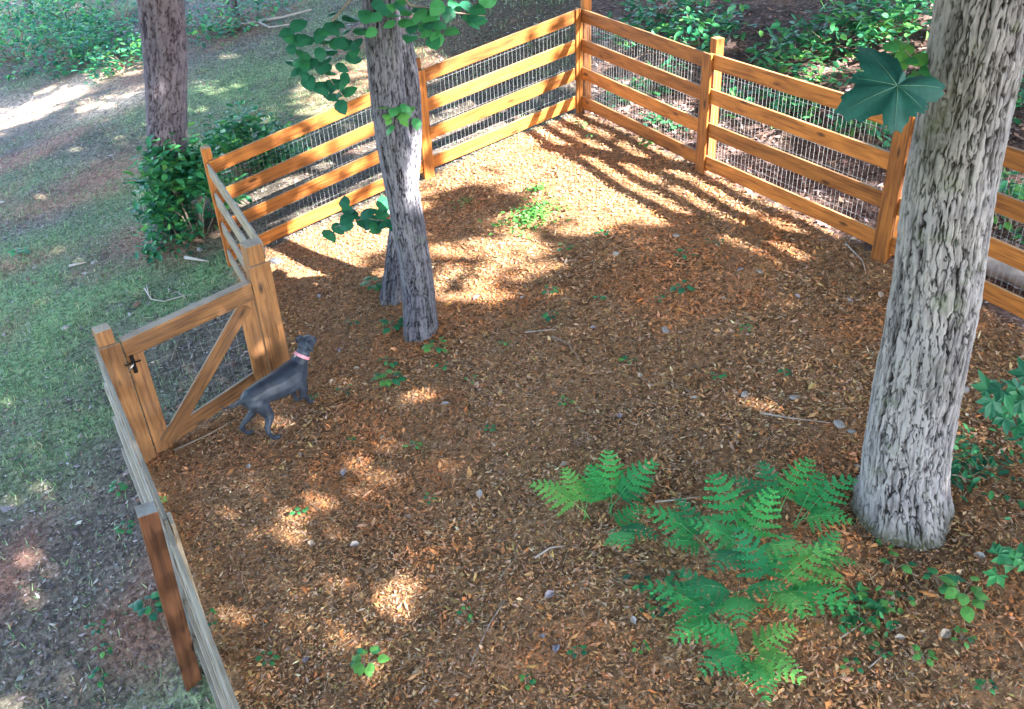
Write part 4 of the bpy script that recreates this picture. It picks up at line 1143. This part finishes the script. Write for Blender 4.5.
stick([(505, 602), (490, 625), (478, 650), (470, 668)], .004, 'thin pale twig lying in the mulch at the bottom centre')
stick([(500, 580), (515, 560), (518, 540)], .004, 'thin curved twig in the mulch above the bottom centre', mat='twig')
stick([(655, 504), (675, 502), (700, 499)], .008, 'pale forked stick lying between the two fern groups', forks=[[(675, 502), (690, 506)]])
stick([(535, 560), (550, 550), (565, 548)], .008, 'short pale stick below the small ferns')
stick([(840, 640), (862, 625), (872, 615)], .004, 'thin twig near the round leaved plant')
stick([(868, 670), (885, 655)], .004, 'thin twig at the bottom right below the oak')
stick([(552, 338), (568, 345), (580, 362)], .007, 'dark curved twig in the centre of the yard', mat='twig')
stick([(525, 334), (545, 332), (556, 331)], .006, 'pale straight twig left of the yard centre')
stick([(760, 415), (790, 420), (830, 425)], .007, 'slim pale twig in the mulch left of the oak')
stick([(845, 245), (862, 262), (866, 275)], .006, 'curved twig below the end post of the right fence')
stick([(175, 452), (210, 436), (238, 420)], .010, 'roots and sticks lying along the bottom of the gate', mat='twig')

def log(p, q, r, label, endcol):
    A = at(*p)+np.array([0, 0, r*.8]); B = at(*q)+np.array([0, 0, r*.8]); root = empty('fallen_log', A); tag(root, label, 'log')
    n_ = 14; pts = [A+(B-A)*i/n_+np.array([0, 0, .01*math.sin(i*1.3)])-A for i in range(n_+1)]
    V, Fc = tube_geo(pts, [r*(1+.06*math.sin(i*2.1)) for i in range(n_+1)], 14, cap=False)
    mesh_obj('bark', V, Fc, M['dry'], root, smooth=True)
    V, Fc = tube_geo([pts[0]-(pts[1]-pts[0])*.04, pts[0]+(pts[1]-pts[0])*.2], [r*.93, r*.93], 14); mesh_obj('cut_end', V, Fc, endcol, root)
    V, Fc = tube_geo([pts[-1]-(pts[1]-pts[0])*.2, pts[-1]+(pts[1]-pts[0])*.04], [r*.93, r*.93], 14); mesh_obj('cut_end', V, Fc, endcol, root)
M['cut'] = simple('dark cut wood', (.07, .08, .10), .8)
log((975, 268), (1060, 300), .07, 'grey log on the ground beyond the fence, right of the oak', M['cut'])

def stone(px, py, s, label='small pale stone lying in the mulch', group=None, col='stone'):
    c = at(px, py); 
    import bmesh
    bm = bmesh.new(); bmesh.ops.create_icosphere(bm, subdivisions=2, radius=1)
    k = RS.randint(1000)
    for v in bm.verts:
        f = .75+.5*float(vnoise(v.co.x*1.5+k, v.co.y*1.5, v.co.z*1.5)); v.co = (v.co.x*f*s, v.co.y*f*s*.7, v.co.z*f*s*.45)
    me = bpy.data.meshes.new('stone'); bm.to_mesh(me); bm.free(); me.materials.append(M[col])
    o = bpy.data.objects.new('stone', me); COL.objects.link(o); o.location = (c[0], c[1], c[2]+s*.15); o.rotation_euler = (0, 0, RS.uniform(0, 6))
    tag(o, label, 'stone', group); return o
M['dark_stone'] = simple('dark stone', (.07, .08, .10), .7, 0, 30, .3)
M['stone'] = simple('pale stone', (.30, .27, .26), .8, 0, 30, .3)
stone(666, 331, .045, 'pale stone in the mulch right of the yard centre')
stone(840, 425, .05, 'larger pale stone left of the oak trunk')
stone(852, 432, .03, 'smaller pale stone close to the oak trunk')
stone(616, 254, .04, 'pale stone below the bright patch of sun')
stone(795, 398, .04, 'pale stone in the mulch toward the oak')
stone(676, 236, .035, 'pale stone just below the fence shadow stripes')
stone(760, 272, .03, 'small pale stone below the middle post of the right fence')
stone(745, 395, .04, 'whitish stone at the right of the open mulch')
stone(850, 300, .03, 'tiny pale stone left of the oak at the height of the lowest rail')
stone(95, 263, .05, 'pale stone on the lawn at the left')
stone(276, 262, .075, 'dark round stone at the edge of the sunny patch behind the gate post', col='dark_stone')
stone(66, 328, .05, 'small whitish stone on the green lawn at the left')
stone(200, 250, .05, 'pinkish stone beside the short fence')
stone(965, 390, .04, 'pale stone just right of the oak trunk')
# curled pale dead leaves
DL = [(505, 268), (480, 297), (560, 468), (632, 618), (540, 637), (312, 548), (360, 545), (305, 665), (385, 437), (300, 455), (545, 600), (690, 400), (860, 470), (590, 330), (640, 380), (450, 405),
      (800, 300), (880, 300), (720, 300), (340, 350), (330, 385), (410, 520), (345, 470), (905, 640), (985, 560), (555, 655), (360, 370), (520, 300), (745, 270), (940, 640), (250, 470), (320, 300), (600, 300), (480, 500), (620, 420)]
dv = np.array([(0, 0, 0), (.25, -.28, .10), (.6, -.30, .16), (1, 0, .02), (.6, .3, .2), (.25, .26, .12), (.5, 0, .0)]); df = OVAL[1]
dleaf = None
PALE = [(.42, .37, .36), (.32, .29, .34), (.45, .36, .29)]
dms = []
for pc in PALE:
    o = mesh_obj('dead_leaf', dv, df, M['litter'], cols=np.tile(np.array([pc]), (len(dv), 1))); dms.append(o.data); bpy.data.objects.remove(o)
for i, (px, py) in enumerate(DL):
    o = bpy.data.objects.new('dead_leaf', dms[i % 3]); COL.objects.link(o); c = at(px, py)
    o.location = (c[0], c[1], c[2]+.02); o.rotation_euler = (RS.uniform(-.3, .3), RS.uniform(-.3, .3), RS.uniform(0, 6.3)); s_ = RS.uniform(.05, .085); o.scale = (s_, s_, s_)
    tag(o, 'small pale curled dead leaf lying alone on the brown mulch', 'dead leaf', 'pale dead leaves scattered on the mulch')

# ------------------------------------------------------------------ the dog
def build_dog():
    import bmesh
    rear = (at(249, 436)+at(276, 440))/2; fr = at(309, 405)
    # heading: body points up and to the right in the picture
    hd = np.array([fr[0]-rear[0], fr[1]-rear[1]]); 
    side_shift = .07
    ang = math.atan2(hd[1], hd[0])+.10
    r = empty('dog', (rear[0], rear[1], rear[2]), ang)
    tag(r, 'slate grey short haired dog in a pink collar standing by the gate', 'dog')
    # local: x forward, y left, z up; ground slope handled per paw
    def g(x_, y_):
        wx = rear[0]+x_*math.cos(ang)-y_*math.sin(ang); wy = rear[1]+x_*math.sin(ang)+y_*math.cos(ang)
        return float(gz(wx, wy))-rear[2]+.015
    def inv(P): 
        dx, dy = P[0]-rear[0], P[1]-rear[1]; return dx*math.cos(ang)+dy*math.sin(ang), -dx*math.sin(ang)+dy*math.cos(ang)
    bm = bmesh.new()
    def chain(pts):
        """pts (x,y,z,r[,ry scale]) - a lofted limb with rounded ends"""
        # interpolate
        P = []
        for a_, b_ in zip(pts[:-1], pts[1:]):
            for k in range(6): t = k/6; P.append([a_[i]*(1-t)+b_[i]*t for i in range(4)])
        P.append(list(pts[-1][:4]))
        for q in P:
            bmesh.ops.create_icosphere(bm, subdivisions=2, radius=q[3], matrix=Matrix.Translation(q[:3]))
    gr, gf = g(0, 0), g(.42, 0)
    # paws from the photograph
    rl = inv(at(249, 436)); rr_ = inv(at(276, 441)); frr = inv(at(310, 405)); flx = inv(at(294, 400))
    h0 = .43
    # trunk (deep chest, tucked belly)
    chain([(.0, 0, h0-.015, .096), (.10, 0, h0-.01, .104), (.20, 0, h0-.018, .116), (.30, 0, h0-.02, .128), (.40, 0, h0-.005, .130), (.46, 0, h0+.04, .092)])
    chain([(.30, 0, h0-.05, .075), (.42, 0, h0-.045, .080)])
    # croup
    chain([(-.03, .035, h0-.03, .066), (-.03, -.035, h0-.03, .066)])
    # neck and head (looking ahead, raised)
    chain([(.46, 0, h0+.05, .080), (.52, 0.0, h0+.12, .066), (.56, -.005, h0+.18, .058)])
    chain([(.575, -.01, h0+.215, .070), (.615, .005, h0+.218, .064)])
    chain([(.64, .02, h0+.195, .046), (.695, .055, h0+.175, .038)])
    # shoulders
    for sy in (1, -1): chain([(.41, .07*sy, h0-.0, .058), (.43, .078*sy, h0-.10, .045)])
    # front legs
    for sy, (tx, ty) in ((-1, frr), (1, (frr[0]-.03, frr[1]+.15))):
        z_ = g(tx, ty)
        chain([(.43, .076*sy, h0-.10, .048), (.42, .076*sy+(ty-.076*sy)*.4, h0-.20, .033), (tx-.01, ty, z_+.075, .023), (tx-.005, ty, z_+.02, .020), (tx+.035, ty, z_+.008, .020)])
    # hind legs: thigh, knee forward, hock back
    for sy, (tx, ty) in ((1, rl), (-1, rr_)):
        z_ = g(tx, ty)
        chain([(.0, .05*sy, h0-.04, .072), (.045, .065*sy, h0-.13, .058), (.06, .07*sy+(ty-.07*sy)*.3, h0-.19, .042), (tx-.06+.02, ty-(ty-.07*sy)*.2, z_+.13, .024), (tx-.05, ty, z_+.10, .022),
               (tx-.012, ty, z_+.025, .021), (tx+.035, ty, z_+.008, .021)])
    # ears
    for sy in (1, -1):
        chain([(.575, .055*sy-.01, h0+.265, .024), (.56, .084*sy-.01, h0+.25, .020), (.565, .098*sy-.01, h0+.205, .016)])
    # tail
    chain([(-.075, 0, h0+.01, .026), (-.12, .02, h0-.01, .017), (-.17, .05, h0-.035, .012), (-.215, .09, h0-.04, .009), (-.235, .125, h0-.03, .007)])
    me = bpy.data.meshes.new('body'); bm.to_mesh(me); bm.free()
    o = bpy.data.objects.new('body', me); COL.objects.link(o); o.parent = r
    rm = o.modifiers.new('remesh', 'REMESH'); rm.mode = 'VOXEL'; rm.voxel_size = .0065; rm.use_smooth_shade = True
    sm = o.modifiers.new('smooth', 'SMOOTH'); sm.iterations = 9; sm.factor = .55
    mt, n, l, b = new_mat('slate grey short coat')
    tc = n.new('ShaderNodeTexCoord'); no = N(n, 'ShaderNodeTexNoise', Scale=9.0, Detail=5.0); l.new(tc.outputs['Object'], no.inputs['Vector'])
    rp = ramp(n, [(.35, (.020, .026, .040)), (.55, (.036, .048, .072)), (.75, (.070, .088, .120))]); l.new(no.outputs[0], rp.inputs[0])
    l.new(rp.outputs[0], b.inputs['Base Color']); b.inputs['Roughness'].default_value = .5; b.inputs['Specular IOR Level'].default_value = .4
    n2_ = N(n, 'ShaderNodeTexNoise', Scale=160.0, Detail=2.0); l.new(tc.outputs['Object'], n2_.inputs['Vector'])
    bp = N(n, 'ShaderNodeBump', Strength=.25, Distance=.003); l.new(n2_.outputs[0], bp.inputs['Height']); l.new(bp.outputs[0], b.inputs['Normal'])
    me.materials.append(mt)
    # face
    dark = simple('dark eye and nose', (.01, .01, .012), .15)
    bme = bmesh.new(); bmesh.ops.create_icosphere(bme, subdivisions=2, radius=.017, matrix=Matrix.Translation((.728, .078, h0+.182)))
    m2 = bpy.data.meshes.new('nose'); bme.to_mesh(m2); bme.free(); m2.materials.append(dark); q = bpy.data.objects.new('nose', m2); COL.objects.link(q); q.parent = r
    for sy in (1, -1):
        bme = bmesh.new(); bmesh.ops.create_icosphere(bme, subdivisions=2, radius=.011, matrix=Matrix.Translation((.655-.017*sy, .025+.036*sy, h0+.232)))
        m2 = bpy.data.meshes.new('eye'); bme.to_mesh(m2); bme.free(); m2.materials.append(dark); q = bpy.data.objects.new('eye', m2); COL.objects.link(q); q.parent = r
    # collar: a band round the neck
    c0 = np.array([.527, -.001, h0+.128]); ax = nrm(np.array([.04, 0, .05])+np.array([.02, 0, 0.02])); u_ = np.array([0, 1., 0]); v_ = np.cross(ax, u_)
    V = []; Fc = []; sg = 28
    for k in range(sg):
        a_ = 2*math.pi*k/sg; dr = math.cos(a_)*u_+math.sin(a_)*v_
        for hh_, rr2 in ((-.013, .069), (.013, .067), (.013, .062), (-.013, .064)): V.append(c0+ax*hh_+dr*rr2)
    for k in range(sg):
        j = (k+1) % sg
        for e in range(4): Fc.append((k*4+e, k*4+(e+1) % 4, j*4+(e+1) % 4, j*4+e))
    mesh_obj('collar', V, Fc, simple('pink collar', (.75, .30, .36), .5), r, smooth=False)
    # tag ring on the collar
    tv, tf = tube_geo([c0+v_*.07-ax*.012, c0+v_*.075-ax*.03], [.010, .010], 10); mesh_obj('collar_tag', tv, tf, M['steel'], r)
    return r
dog = build_dog()
